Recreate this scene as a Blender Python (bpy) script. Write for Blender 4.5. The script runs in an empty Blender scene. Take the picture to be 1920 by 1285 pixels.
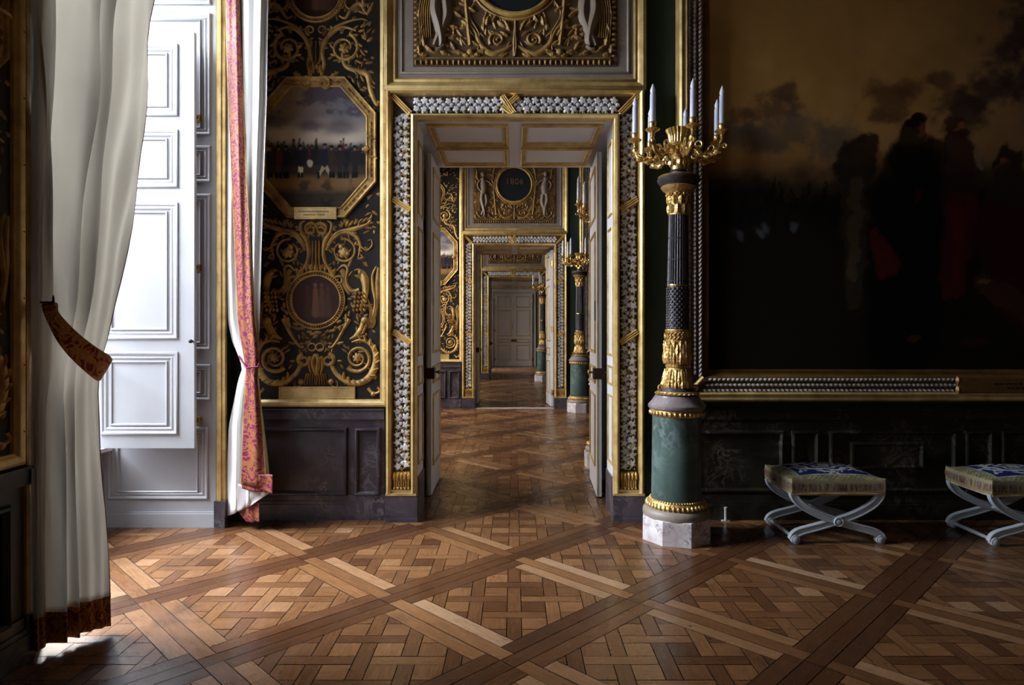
import bpy, bmesh, math, random
import numpy as np
from mathutils import Matrix, Vector
random.seed(7)
PI = math.pi
SC = bpy.context.scene
COL = SC.collection

# ------------------------------------------------------------------ camera, light, exposure
F_PX = 1240.0                       # focal length in pixels of the 1920 px frame
VPX, VPY = 964.0, 622.0             # where the enfilade axis meets the picture
cam_d = bpy.data.cameras.new('camera')
cam = bpy.data.objects.new('camera', cam_d)
COL.objects.link(cam)
cam.location = (0, 0, 1.5)
cam.rotation_euler = (PI / 2, 0, 0)
cam_d.sensor_width = 36.0
cam_d.lens = F_PX / 1920.0 * 36.0
cam_d.shift_x = -(VPX - 960.0) / 1920.0
cam_d.shift_y = (VPY - 642.5) / 1920.0
cam_d.clip_start = 0.05
cam_d.clip_end = 200
SC.camera = cam

SC.view_settings.view_transform = 'Standard'
SC.view_settings.look = 'None'
SC.view_settings.gamma = 1.0
SC.view_settings.use_curve_mapping = False
SC.view_settings.exposure = 0.0

world = bpy.data.worlds.new('overcast_sky')
SC.world = world
world.use_nodes = True
wn = world.node_tree.nodes['Background']
wn.inputs[0].default_value = (0.80, 0.88, 1.0, 1)
wn.inputs[1].default_value = 1.2

SC.cycles.use_denoising = True
SC.cycles.max_bounces = 10
SC.cycles.diffuse_bounces = 6
SC.cycles.glossy_bounces = 4
SC.cycles.sample_clamp_indirect = 6.0

PERIOD = 7.65                       # distance from one doorway wall to the next
D0 = 5.30                           # face of the first doorway wall
WT = 1.49                           # its thickness
WX = -2.25                          # face of the window wall
CEIL = 5.7

def daylight(name, y, z, sx, sz, power, color=(0.82, 0.89, 1.0), x=-5.2):
    """overcast daylight standing just outside a window"""
    l = bpy.data.lights.new(name, 'AREA')
    l.shape = 'RECTANGLE'
    l.size = sz
    l.size_y = sx + 1.2
    l.energy = power
    l.color = color
    o = bpy.data.objects.new(name, l)
    COL.objects.link(o)
    o.location = (x, y, z)
    o.rotation_euler = (0, -math.radians(52), 0)
    return o

# window openings (y from, y to) of every room, and the daylight of each
WINDOWS = [(3.15, 5.10, 4000.0), (-0.15, 1.80, 360.0), (10.80, 12.75, 1500.0), (7.4, 9.35, 1400.0),
           (18.45, 20.40, 1000.0), (15.05, 17.0, 800.0), (24.9, 26.85, 2600.0)]
for (ya, yb, pw) in WINDOWS:
    daylight('window_daylight', (ya + yb) / 2, 5.0, yb - ya, 4.0, pw, (0.78, 0.87, 1.0) if ya < 5 else (1.0, 0.95, 0.90))

# ------------------------------------------------------------------ materials
def lin(c):
    return tuple(((x / 12.92) if x <= 0.04045 else ((x + 0.055) / 1.055) ** 2.4) for x in c)
def rgb(r, g, b):
    return lin((r / 255.0, g / 255.0, b / 255.0))

class NT:
    def __init__(s, name):
        s.m = bpy.data.materials.new(name)
        s.m.use_nodes = True
        s.n = s.m.node_tree.nodes
        s.l = s.m.node_tree.links
        s.b = s.n['Principled BSDF']
        s.out = s.n['Material Output']
    def node(s, t, **kw):
        n = s.n.new(t)
        for k, v in kw.items():
            if k.startswith('i_'):
                key = k[2:]
                key = int(key) if key.isdigit() else key.replace('_', ' ')
                n.inputs[key].default_value = v
            else:
                setattr(n, k, v)
        return n
    def link(s, a, b):
        s.l.new(a, b)
    def coord(s, which='Object', scale=(1, 1, 1)):
        tc = s.node('ShaderNodeTexCoord')
        mp = s.node('ShaderNodeMapping')
        mp.inputs['Scale'].default_value = scale
        s.link(tc.outputs[which], mp.inputs['Vector'])
        return mp.outputs[0]
    def noise(s, vec, scale, detail=4, rough=0.55, dist=0.0):
        n = s.node('ShaderNodeTexNoise')
        n.inputs['Scale'].default_value = scale
        n.inputs['Detail'].default_value = detail
        n.inputs['Roughness'].default_value = rough
        n.inputs['Distortion'].default_value = dist
        if vec is not None:
            s.link(vec, n.inputs['Vector'])
        return n.outputs['Fac']
    def ramp(s, fac, stops, interp='LINEAR'):
        r = s.node('ShaderNodeValToRGB')
        r.color_ramp.interpolation = interp
        el = r.color_ramp.elements
        while len(el) < len(stops):
            el.new(0.5)
        for e, (p, c) in zip(el, stops):
            e.position = p
            e.color = (c[0], c[1], c[2], 1) if not isinstance(c, (int, float)) else (c, c, c, 1)
        s.link(fac, r.inputs[0])
        return r.outputs[0]
    def mix(s, fac, a, b, mode='MIX'):
        m = s.node('ShaderNodeMixRGB', blend_type=mode)
        for k, v in ((0, fac), (1, a), (2, b)):
            if isinstance(v, (int, float)):
                m.inputs[k].default_value = v
            elif isinstance(v, tuple):
                m.inputs[k].default_value = (v[0], v[1], v[2], 1)
            else:
                s.link(v, m.inputs[k])
        return m.outputs[0]
    def math(s, op, a, b=0.0):
        m = s.node('ShaderNodeMath', operation=op)
        for k, v in ((0, a), (1, b)):
            if isinstance(v, (int, float)):
                m.inputs[k].default_value = v
            else:
                s.link(v, m.inputs[k])
        return m.outputs[0]
    def bump(s, h, strength=0.3, dist=0.01):
        b = s.node('ShaderNodeBump')
        b.inputs['Strength'].default_value = strength
        b.inputs['Distance'].default_value = dist
        s.link(h, b.inputs['Height'])
        s.link(b.outputs[0], s.b.inputs['Normal'])
    def base(s, c):
        if isinstance(c, tuple):
            s.b.inputs['Base Color'].default_value = (c[0], c[1], c[2], 1)
        else:
            s.link(c, s.b.inputs['Base Color'])
    def set(s, **kw):
        for k, v in kw.items():
            inp = s.b.inputs[k.replace('_', ' ')]
            if isinstance(v, (int, float)):
                inp.default_value = v
            else:
                s.link(v, inp)

M = {}
def gold_mat(name, c1, c2, metal, rough, bump=0.25, bscale=90, dist=0.004):
    t = NT(name)
    v = t.coord('Object')
    n = t.noise(v, 9, 5)
    t.base(t.ramp(n, [(0.32, c1), (0.66, c2)]))
    t.set(Metallic=metal, Roughness=rough)
    t.bump(t.noise(v, bscale, 3), bump, dist)
    M[name] = t.m
gold_mat('gilding', (0.42, 0.27, 0.09), (0.70, 0.50, 0.20), 0.45, 0.38)
gold_mat('ribbon_gilding', (0.62, 0.41, 0.13), (0.84, 0.58, 0.22), 0.45, 0.35)
gold_mat('aged_silver', (0.24, 0.20, 0.17), (0.44, 0.38, 0.33), 0.15, 0.5, 0.5, 60, 0.004)
gold_mat('carved_gilding', (0.40, 0.23, 0.06), (0.70, 0.46, 0.16), 0.62, 0.36, 0.7, 55, 0.01)
gold_mat('polished_gilding', (0.66, 0.43, 0.14), (0.90, 0.64, 0.25), 0.88, 0.26, 0.3, 60, 0.004)
gold_mat('bronze_gilding', (0.15, 0.075, 0.02), (0.24, 0.13, 0.035), 0.5, 0.42)
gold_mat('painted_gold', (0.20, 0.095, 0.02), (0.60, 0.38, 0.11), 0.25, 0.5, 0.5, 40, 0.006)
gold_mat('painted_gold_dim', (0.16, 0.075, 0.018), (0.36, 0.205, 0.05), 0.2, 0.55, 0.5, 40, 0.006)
gold_mat('silvered_leaf', (0.46, 0.43, 0.42), (0.74, 0.71, 0.70), 0.15, 0.5, 0.5, 60, 0.004)

def plain(name, c, rough=0.5, metal=0.0, var=0.12, vs=6, bump=0.0, bs=60, spec=0.5, coat=0.0):
    t = NT(name)
    v = t.coord('Object')
    n = t.noise(v, vs, 4)
    t.base(t.ramp(n, [(0.3, tuple(x * (1 - var) for x in c)), (0.7, tuple(min(1, x * (1 + var)) for x in c))]))
    t.set(Roughness=rough, Metallic=metal)
    t.b.inputs['Specular IOR Level'].default_value = spec
    t.b.inputs['Coat Weight'].default_value = coat
    if bump:
        t.bump(t.noise(v, bs, 3), bump, 0.004)
    M[name] = t.m
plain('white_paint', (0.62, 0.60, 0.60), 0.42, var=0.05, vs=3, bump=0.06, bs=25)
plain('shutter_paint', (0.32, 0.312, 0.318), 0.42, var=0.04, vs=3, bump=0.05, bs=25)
plain('cream_paint', (0.46, 0.42, 0.38), 0.45, var=0.06, vs=3)
plain('green_wall', (0.006, 0.022, 0.014), 0.6, var=0.2)
plain('black_panel_ground', (0.013, 0.009, 0.006), 0.6, var=0.75, vs=3, spec=0.25)
plain('dark_bronze', (0.045, 0.038, 0.040), 0.42, metal=0.3, bump=0.8, bs=70)
plain('dark_marble_moulding', (0.06, 0.04, 0.045), 0.25)
plain('iron', (0.02, 0.018, 0.016), 0.4, metal=0.7)
plain('brass', (0.62, 0.42, 0.13), 0.25, metal=0.9)
plain('lock_metal', (0.045, 0.022, 0.018), 0.35, metal=0.4)
plain('candle_white', (0.62, 0.63, 0.74), 0.3, var=0.03)
plain('bulb_glass', (0.70, 0.72, 0.80), 0.1, var=0.02)
plain('stool_paint', (0.36, 0.385, 0.405), 0.38, var=0.06)
plain('ceiling_paint', (0.46, 0.34, 0.20), 0.7)
plain('room_wall', (0.14, 0.085, 0.045), 0.7)
plain('flesh_paint', (0.20, 0.145, 0.10), 0.6)
plain('relief_ground', (0.085, 0.045, 0.015), 0.6)
plain('roundel_blue_black', (0.010, 0.014, 0.018), 0.4)
plain('year_lettering', (0.17, 0.09, 0.06), 0.5)
plain('inscription_brown', (0.16, 0.075, 0.02), 0.5)
plain('lining_grey', (0.36, 0.31, 0.30), 0.8, bump=0.2)
plain('band_ground', (0.075, 0.045, 0.02), 0.5)
plain('stone_sill', (0.5, 0.48, 0.45), 0.6)
plain('floor_gap', (0.012, 0.008, 0.006), 0.8)

def marble(name, c_dark, c_mid, c_vein, scale=3.0, rough=0.18, vein_w=0.035, amount=0.8, spec=0.5):
    t = NT(name)
    v = t.coord('Object')
    n1 = t.noise(v, scale, 6, 0.6, 0.6)
    base = t.ramp(n1, [(0.30, c_dark), (0.68, c_mid)])
    n2 = t.noise(v, scale * 1.7, 8, 0.65, 1.4)
    d = t.math('ABSOLUTE', t.math('SUBTRACT', n2, 0.5))
    vein = t.ramp(d, [(0.0, 1.0), (vein_w, 0.0)])
    n3 = t.noise(v, scale * 0.8, 3)
    msk = t.math('MULTIPLY', vein, t.ramp(n3, [(0.45, 0.0), (0.62, amount)]))
    t.base(t.mix(msk, base, c_vein))
    t.set(Roughness=rough)
    t.b.inputs['Specular IOR Level'].default_value = spec
    M[name] = t.m
marble('violet_marble', (0.018, 0.014, 0.019), (0.072, 0.055, 0.068), (0.17, 0.155, 0.165), 3.0, 0.3)
marble('portor_marble', (0.006, 0.005, 0.005), (0.022, 0.019, 0.010), (0.13, 0.105, 0.08), 3.4, 0.3)
marble('green_marble', (0.028, 0.048, 0.040), (0.085, 0.128, 0.112), (0.20, 0.24, 0.22), 3.5, 0.3, 0.05)
marble('pink_breccia', (0.42, 0.33, 0.32), (0.68, 0.64, 0.63), (0.13, 0.045, 0.04), 8.0, 0.25, 0.05, 0.95)
marble('overdoor_marble', (0.20, 0.155, 0.12), (0.275, 0.22, 0.175), (0.36, 0.30, 0.24), 2.2, 0.5, 0.05, 0.5)
marble('stone_moulding', (0.10, 0.075, 0.08), (0.24, 0.19, 0.19), (0.34, 0.30, 0.30), 6.0, 0.3)

def glass_mat():
    t = NT('window_glass')
    t.n.remove(t.b)
    tr = t.node('ShaderNodeBsdfTransparent')
    gl = t.node('ShaderNodeBsdfGlossy')
    gl.inputs['Roughness'].default_value = 0.02
    mx = t.node('ShaderNodeMixShader')
    mx.inputs[0].default_value = 0.07
    t.link(tr.outputs[0], mx.inputs[1]); t.link(gl.outputs[0], mx.inputs[2])
    t.link(mx.outputs[0], t.out.inputs[0])
    M['window_glass'] = t.m
glass_mat()

def cloth_mat(name, c, trans=0.35, tc=None):
    t = NT(name)
    v = t.coord('UV', (1, 1, 1))
    w = t.node('ShaderNodeTexNoise'); w.inputs['Scale'].default_value = 300
    t.link(v, w.inputs['Vector'])
    t.base(c)
    t.set(Roughness=0.85)
    t.b.inputs['Specular IOR Level'].default_value = 0.2
    t.b.inputs['Sheen Weight'].default_value = 0.05
    t.bump(w.outputs['Fac'], 0.05, 0.001)
    tl = t.node('ShaderNodeBsdfTranslucent')
    k = tc or c
    tl.inputs[0].default_value = (k[0], k[1], k[2], 1)
    mx = t.node('ShaderNodeMixShader')
    mx.inputs[0].default_value = trans
    t.link(t.b.outputs[0], mx.inputs[1]); t.link(tl.outputs[0], mx.inputs[2])
    t.link(mx.outputs[0], t.out.inputs[0])
    M[name] = t.m
cloth_mat('ivory_silk', (0.44, 0.41, 0.375), 0.34, (0.66, 0.62, 0.55))
cloth_mat('white_silk', (0.82, 0.80, 0.77), 0.12, (0.74, 0.70, 0.62))

def brocade_mat(name, ground, gold, bright=1.0, scale=1.0):
    """crimson silk woven with gold scrolls; UV in metres, v across the strip"""
    t = NT(name)
    tc = t.node('ShaderNodeTexCoord')
    sep = t.node('ShaderNodeSeparateXYZ')
    t.link(tc.outputs['UV'], sep.inputs[0])
    mp = t.node('ShaderNodeMapping')
    mp.inputs['Scale'].default_value = (scale, scale, 1)
    t.link(tc.outputs['UV'], mp.inputs['Vector'])
    nz = t.node('ShaderNodeTexNoise'); nz.inputs['Scale'].default_value = 9; nz.inputs['Detail'].default_value = 2
    t.link(mp.outputs[0], nz.inputs['Vector'])
    vm = t.node('ShaderNodeVectorMath', operation='MULTIPLY_ADD')
    t.link(nz.outputs['Color'], vm.inputs[0])
    vm.inputs[1].default_value = (0.07, 0.07, 0)
    t.link(mp.outputs[0], vm.inputs[2])
    vo = t.node('ShaderNodeTexVoronoi'); vo.inputs['Scale'].default_value = 14
    t.link(vm.outputs[0], vo.inputs['Vector'])
    rings = t.math('SINE', t.math('MULTIPLY', vo.outputs['Distance'], 22.0))
    m1 = t.ramp(rings, [(0.52, 0.0), (0.66, 1.0)])
    mot = t.noise(mp.outputs[0], 26, 3, 0.6, 0.8)
    m2 = t.ramp(mot, [(0.48, 0.0), (0.54, 1.0)])
    m = t.math('MAXIMUM', t.math('MULTIPLY', m1, 0.9), t.math('MULTIPLY', m2, 0.7))
    t.base(t.mix(m, tuple(x * bright for x in ground), tuple(x * bright for x in gold)))
    t.set(Roughness=0.6)
    t.b.inputs['Specular IOR Level'].default_value = 0.2
    t.bump(m, 0.3, 0.002)
    M[name] = t.m
brocade_mat('crimson_brocade', (0.12, 0.006, 0.038), (0.22, 0.085, 0.02))
brocade_mat('shaded_brocade', (0.20, 0.020, 0.014), (0.50, 0.25, 0.045))

def vcol_mat(name, rough=0.5, bump=0.0, bs=80, coat=0.0, spec=0.5, metal=0.0):
    t = NT(name)
    a = t.node('ShaderNodeAttribute', attribute_name='Col')
    t.base(a.outputs['Color'])
    t.set(Roughness=rough, Metallic=metal)
    t.b.inputs['Specular IOR Level'].default_value = spec
    if bump:
        t.bump(t.noise(t.coord('Object'), bs, 4), bump, 0.003)
    M[name] = t.m
vcol_mat('oil_painting', 0.55, 0.15, 60, spec=0.15)
vcol_mat('tapestry', 0.9, 0.6, 350, spec=0.1)

def parquet_mat():
    t = NT('waxed_oak')
    tc = t.node('ShaderNodeTexCoord')
    a = t.node('ShaderNodeAttribute', attribute_name='Col')
    sep = t.node('ShaderNodeSeparateColor')
    t.link(a.outputs['Color'], sep.inputs[0])
    mp = t.node('ShaderNodeMapping')
    mp.inputs['Scale'].default_value = (1.6, 22, 1)
    t.link(tc.outputs['UV'], mp.inputs['Vector'])
    g = t.noise(mp.outputs[0], 4.0, 6, 0.65, 0.5)
    fine = t.node('ShaderNodeMapping'); fine.inputs['Scale'].default_value = (6, 120, 1)
    t.link(tc.outputs['UV'], fine.inputs['Vector'])
    g2 = t.noise(fine.outputs[0], 3.0, 3, 0.6)
    shade = t.ramp(sep.outputs[0], [(0.0, (0.042, 0.015, 0.006)), (0.35, (0.108, 0.042, 0.016)), (0.6, (0.205, 0.090, 0.034)),
                                    (0.85, (0.31, 0.165, 0.080)), (1.0, (0.42, 0.27, 0.165))])
    grain = t.ramp(g, [(0.25, 0.52), (0.62, 1.0), (0.9, 1.25)])
    c = t.mix(1.0, shade, grain, 'MULTIPLY')
    gf = t.ramp(g2, [(0.3, 0.78), (0.6, 1.0)])
    c = t.mix(1.0, c, gf, 'MULTIPLY')
    # knots and old stains
    ob = t.coord('Object')
    st = t.noise(ob, 2.4, 6, 0.6)
    c = t.mix(t.ramp(st, [(0.56, 0.0), (0.72, 0.55)]), c, (0.035, 0.018, 0.012))
    vo = t.node('ShaderNodeTexVoronoi'); vo.inputs['Scale'].default_value = 7.0
    t.link(ob, vo.inputs['Vector'])
    kn = t.ramp(vo.outputs['Distance'], [(0.035, 0.8), (0.075, 0.0)])
    c = t.mix(kn, c, (0.02, 0.010, 0.006))
    t.base(c)
    rn = t.noise(ob, 5.0, 5)
    t.set(Roughness=t.math('ADD', t.ramp(rn, [(0.3, 0.13), (0.7, 0.30)]), t.math('MULTIPLY', sep.outputs[2], 0.12)))
    t.b.inputs['Specular IOR Level'].default_value = 0.5
    b = t.math('ADD', t.math('MULTIPLY', g, 0.5), t.math('MULTIPLY', g2, 0.35))
    t.bump(t.math('ADD', b, t.math('MULTIPLY', t.noise(ob, 6.0, 2), 1.0)), 0.12, 0.006)
    M['waxed_oak'] = t.m
parquet_mat()

# ------------------------------------------------------------------ mesh builder
class MB:
    def __init__(s, T=None):
        s.v = []; s.f = []; s.mi = []; s.uv = []; s.T = T
    def add(s, vs, fs, mi=0, uvs=None):
        o = len(s.v)
        if s.T is not None:
            vs = [tuple(s.T @ Vector(p)) for p in vs]
        s.v.extend(vs)
        for k, f in enumerate(fs):
            s.f.append([i + o for i in f])
            s.mi.append(mi)
            s.uv.append(uvs[k] if uvs else None)
    def box(s, x0, y0, z0, x1, y1, z1, mi=0):
        vs = [(x0, y0, z0), (x1, y0, z0), (x1, y1, z0), (x0, y1, z0), (x0, y0, z1), (x1, y0, z1), (x1, y1, z1), (x0, y1, z1)]
        s.add(vs, [(0, 3, 2, 1), (4, 5, 6, 7), (0, 1, 5, 4), (1, 2, 6, 5), (2, 3, 7, 6), (3, 0, 4, 7)], mi)
        return s
    def sweep(s, path, prof, closed=True, y0=0.0, mi=0, caps=False):
        """path of (x, z); profile of (offset outward, height towards -y)"""
        n = len(path)
        rings = []
        for i in range(n):
            p = Vector(path[i])
            if closed or 0 < i < n - 1:
                a = (p - Vector(path[i - 1])).normalized(); b = (Vector(path[(i + 1) % n]) - p).normalized()
                na = Vector((a.y, -a.x)); nb = Vector((b.y, -b.x))
                m = (na + nb)
                m = m / max(1e-6, m.dot(na))
            else:
                a = (Vector(path[1]) - p) if i == 0 else (p - Vector(path[i - 1]))
                a.normalize(); m = Vector((a.y, -a.x))
            rings.append([(p.x + m.x * o, y0 - h, p.y + m.y * o) for (o, h) in prof])
        vs = [q for r in rings for q in r]
        k = len(prof)
        fs = []
        for i in range(n if closed else n - 1):
            j = (i + 1) % n
            for q in range(k - 1):
                fs.append((i * k + q, j * k + q, j * k + q + 1, i * k + q + 1))
        if caps and not closed:
            fs.append(tuple(range(k))); fs.append(tuple((n - 1) * k + q for q in range(k)))
        s.add(vs, fs, mi)
        return s
    def rect(s, x0, z0, x1, z1, prof, y0=0.0, mi=0):
        return s.sweep([(x0, z0), (x1, z0), (x1, z1), (x0, z1)], prof, True, y0, mi)
    def lathe(s, prof, seg=40, cx=0, cy=0, n=0, mi=0, cap=True):
        """profile of (r, z[, flute depth])"""
        vs = []; fs = []
        for p in prof:
            amp = p[2] if len(p) > 2 else 0.0
            for i in range(seg):
                a = 2 * PI * i / seg
                r = p[0] * (1 + amp * (abs(math.cos(n * a / 2)) - 0.6 if n else 0))
                vs.append((cx + r * math.cos(a), cy + r * math.sin(a), p[1]))
        for q in range(len(prof) - 1):
            for i in range(seg):
                j = (i + 1) % seg
                fs.append((q * seg + i, q * seg + j, (q + 1) * seg + j, (q + 1) * seg + i))
        if cap:
            fs.append(tuple(range(seg - 1, -1, -1)))
            o = (len(prof) - 1) * seg
            fs.append(tuple(o + i for i in range(seg)))
        s.add(vs, fs, mi)
        return s
    def tube(s, pts, rad, seg=8, mi=0):
        pts = [Vector(p) for p in pts]
        n = len(pts)
        if isinstance(rad, (int, float)):
            rad = [rad] * n
        up = Vector((0, 0, 1))
        t0 = (pts[1] - pts[0]).normalized()
        if abs(t0.dot(up)) > 0.95:
            up = Vector((1, 0, 0))
        u = t0.cross(up).normalized()
        vs = []
        for i in range(n):
            t = (pts[min(i + 1, n - 1)] - pts[max(i - 1, 0)]).normalized()
            u = (u - t * u.dot(t)).normalized()
            w = t.cross(u)
            for k in range(seg):
                a = 2 * PI * k / seg
                q = pts[i] + (u * math.cos(a) + w * math.sin(a)) * rad[i]
                vs.append(tuple(q))
        fs = []
        for i in range(n - 1):
            for k in range(seg):
                j = (k + 1) % seg
                fs.append((i * seg + k, i * seg + j, (i + 1) * seg + j, (i + 1) * seg + k))
        fs.append(tuple(range(seg - 1, -1, -1)))
        fs.append(tuple((n - 1) * seg + k for k in range(seg)))
        s.add(vs, fs, mi)
        return s
    def ribbon(s, pts, w0, w1, h=0.012, n=18, y0=0.0, wm=None, mi=0):
        """low relief stem in the x-z plane, standing out towards -y"""
        P = spline(pts, n)
        vs = []; fs = []
        m = len(P)
        for i, p in enumerate(P):
            a = P[max(i - 1, 0)]; b = P[min(i + 1, m - 1)]
            dx, dz = b[0] - a[0], b[1] - a[1]
            L = math.hypot(dx, dz) or 1e-6
            nx, nz = -dz / L, dx / L
            t = i / (m - 1)
            w = w0 + (w1 - w0) * t if wm is None else ((w0 + (wm - w0) * t * 2) if t < 0.5 else (wm + (w1 - wm) * (t * 2 - 1)))
            hh = h * (0.35 + 0.65 * min(1, w / max(w0, w1, wm or 0)))
            for (q, e) in ((-1, 0), (-0.55, 0.75), (0, 1), (0.55, 0.75), (1, 0)):
                vs.append((p[0] + nx * w * q, y0 - hh * e, p[1] + nz * w * q))
        for i in range(m - 1):
            for q in range(4):
                fs.append((i * 5 + q, i * 5 + q + 1, i * 5 + q + 6, i * 5 + q + 5))
        s.add(vs, fs, mi)
        return s
    def leaf(s, cx, cz, L, W, ang, h=0.012, y0=0.0, lobes=3, mi=0, base=None):
        """a lobed leaf lying in the x-z plane, midrib raised"""
        n = 6 * lobes
        ca, sa = math.cos(ang), math.sin(ang)
        vs = [(cx, y0 - h * 0.6, cz)]
        out = []
        mid = []
        for i in range(n + 1):
            t = i / n
            w = W * math.sin(PI * min(1, t * 0.97 + 0.03)) ** 0.7 * (0.72 + 0.28 * abs(math.sin(lobes * PI * t)))
            out.append((t, w)); mid.append(t)
        vs = []
        for (t, w) in out:
            for q in (-1, 0, 1):
                x = t * L; z = q * w
                e = h * (0.5 + 0.8 * math.sin(PI * t)) if q == 0 else h * 0.15
                vs.append((cx + x * ca - z * sa, y0 - e, cz + x * sa + z * ca))
        fs = []
        for i in range(n):
            for q in (0, 1):
                fs.append((i * 3 + q, i * 3 + q + 1, i * 3 + q + 4, i * 3 + q + 3))
        s.add(vs, fs, mi)
        return s
    def star(s, cx, cz, r, lobes, ang, h=0.012, y0=0.0, depth=0.35, mi=0):
        """lobed rosette or ivy leaf, domed"""
        n = lobes * 4
        vs = [(cx, y0 - h, cz)]
        for (k, hh) in ((0.55, 0.9), (1.0, 0.05)):
            for i in range(n):
                a = ang + 2 * PI * i / n
                rr = r * k * (1 - depth + depth * abs(math.cos(lobes * (a - ang) / 2)) ** 0.6) if k == 1 else r * k * (0.85 + 0.15 * abs(math.cos(lobes * (a - ang) / 2)))
                vs.append((cx + rr * math.cos(a), y0 - h * hh, cz + rr * math.sin(a)))
        fs = []
        for i in range(n):
            j = (i + 1) % n
            fs.append((0, 1 + i, 1 + j))
            fs.append((1 + i, 1 + n + i, 1 + n + j, 1 + j))
        s.add(vs, fs, mi)
        return s
    def dome(s, cx, cz, r, h, y0=0.0, n=14, mi=0, rz=None):
        rz = rz or r
        vs = [(cx, y0 - h, cz)]
        K = 4
        for k in range(1, K + 1):
            a = k / K * PI / 2
            for i in range(n):
                b = 2 * PI * i / n
                vs.append((cx + r * math.sin(a) * math.cos(b), y0 - h * math.cos(a), cz + rz * math.sin(a) * math.sin(b)))
        fs = [(0, 1 + i, 1 + (i + 1) % n) for i in range(n)]
        for k in range(K - 1):
            for i in range(n):
                j = (i + 1) % n
                fs.append((1 + k * n + i, 1 + (k + 1) * n + i, 1 + (k + 1) * n + j, 1 + k * n + j))
        s.add(vs, fs, mi)
        return s
    def ring(s, cx, cz, r, w, h, y0=0.0, n=48, rz=None, mi=0):
        pts = [(cx + r * math.cos(2 * PI * i / n), cz + (rz or r) * math.sin(2 * PI * i / n)) for i in range(n)]
        s.sweep(pts, [(-w, 0), (-w * 0.6, h * 0.8), (0, h), (w * 0.6, h * 0.8), (w, 0)], True, y0, mi)
        return s
    def spiral(s, cx, cz, r, turns, a0, d, w0, w1=None, h=0.014, y0=0.0, rmin=0.25, mi=0, leafy=0):
        n = int(20 * turns) + 4
        pts = []
        for i in range(n):
            t = i / (n - 1)
            rr = r * (1 - (1 - rmin) * t)
            a = a0 + d * 2 * PI * turns * t
            pts.append((cx + rr * math.cos(a), cz + rr * math.sin(a)))
        s.ribbon(pts, w0, w1 if w1 is not None else w0 * 0.5, h, 0, y0, mi=mi)
        for k in range(leafy):
            t = (k + 0.3) / leafy * 0.6
            rr = r * (1 - (1 - rmin) * t)
            a = a0 + d * 2 * PI * turns * t
            s.leaf(cx + rr * math.cos(a), cz + rr * math.sin(a), w0 * 3.2, w0 * 0.9, a + d * 0.9, h, y0, 2, mi)
        return s
    def build(s, name, mats, parent=None, smooth=True, recalc=False):
        me = bpy.data.meshes.new(name)
        me.from_pydata(s.v, [], s.f)
        if not isinstance(mats, (list, tuple)):
            mats = [mats]
        for m in mats:
            me.materials.append(M[m])
        if len(mats) > 1:
            me.polygons.foreach_set('material_index', s.mi)
        if any(u is not None for u in s.uv):
            uvl = me.uv_layers.new(name='UVMap')
            li = 0
            for p, u in zip(me.polygons, s.uv):
                for k in range(p.loop_total):
                    if u is not None:
                        uvl.data[li].uv = u[k]
                    li += 1
        if recalc:
            bm = bmesh.new(); bm.from_mesh(me)
            bmesh.ops.recalc_face_normals(bm, faces=bm.faces)
            bm.to_mesh(me); bm.free()
        if smooth:
            for p in me.polygons:
                p.use_smooth = True
            if smooth is True:
                me.set_sharp_from_angle(angle=math.radians(38))
        me.update()
        o = bpy.data.objects.new(name, me)
        COL.objects.link(o)
        o.parent = parent
        return o

def spline(pts, n=12):
    """Catmull-Rom through points of any dimension; n samples per span (0 = as given)"""
    if n == 0 or len(pts) < 3:
        if n and len(pts) == 2:
            a, b = pts
            return [tuple(a[k] + (b[k] - a[k]) * i / 4 for k in range(len(a))) for i in range(5)]
        return [tuple(p) for p in pts]
    n = max(2, int(n / (len(pts) - 1)) + 1)
    out = []
    P = [pts[0]] + list(pts) + [pts[-1]]
    for i in range(1, len(P) - 2):
        p0, p1, p2, p3 = P[i - 1], P[i], P[i + 1], P[i + 2]
        for k in range(n):
            t = k / n
            out.append(tuple(0.5 * ((2 * p1[j]) + (-p0[j] + p2[j]) * t + (2 * p0[j] - 5 * p1[j] + 4 * p2[j] - p3[j]) * t * t +
                                    (-p0[j] + 3 * p1[j] - 3 * p2[j] + p3[j]) * t ** 3) for j in range(len(p1))))
    out.append(tuple(pts[-1]))
    return out

def interp(tab, x):
    tab = sorted(tab)
    return float(np.interp(x, [t[0] for t in tab], [t[1] for t in tab]))

def tag(o, label=None, cat=None, group=None, kind=None):
    if label: o['label'] = label
    if cat: o['category'] = cat
    if group: o['group'] = group
    if kind: o['kind'] = kind
    return o
def thing(name, label, cat, loc=(0, 0, 0), rz=0.0, group=None, kind=None):
    o = bpy.data.objects.new(name, None)
    COL.objects.link(o)
    o.empty_display_size = 0.1
    o.location = loc
    o.rotation_euler = (0, 0, rz)
    return tag(o, label, cat, group, kind)
def copy_tree(o, parent=None):
    c = o.copy()
    COL.objects.link(c)
    c.parent = parent
    for ch in list(o.children):
        copy_tree(ch, c)
    return c
def again(o, loc, rz=None, label=None, kind=None):
    c = copy_tree(o)
    c.location = loc
    if rz is not None:
        c.rotation_euler = (0, 0, rz)
    if label:
        c['label'] = label
    return c

def set_colors(o, cols):
    me = o.data
    ca = me.color_attributes.new('Col', 'FLOAT_COLOR', 'POINT')
    arr = np.ones((len(me.vertices), 4), dtype=np.float32)
    arr[:, :3] = cols
    ca.data.foreach_set('color', arr.ravel())

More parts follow.
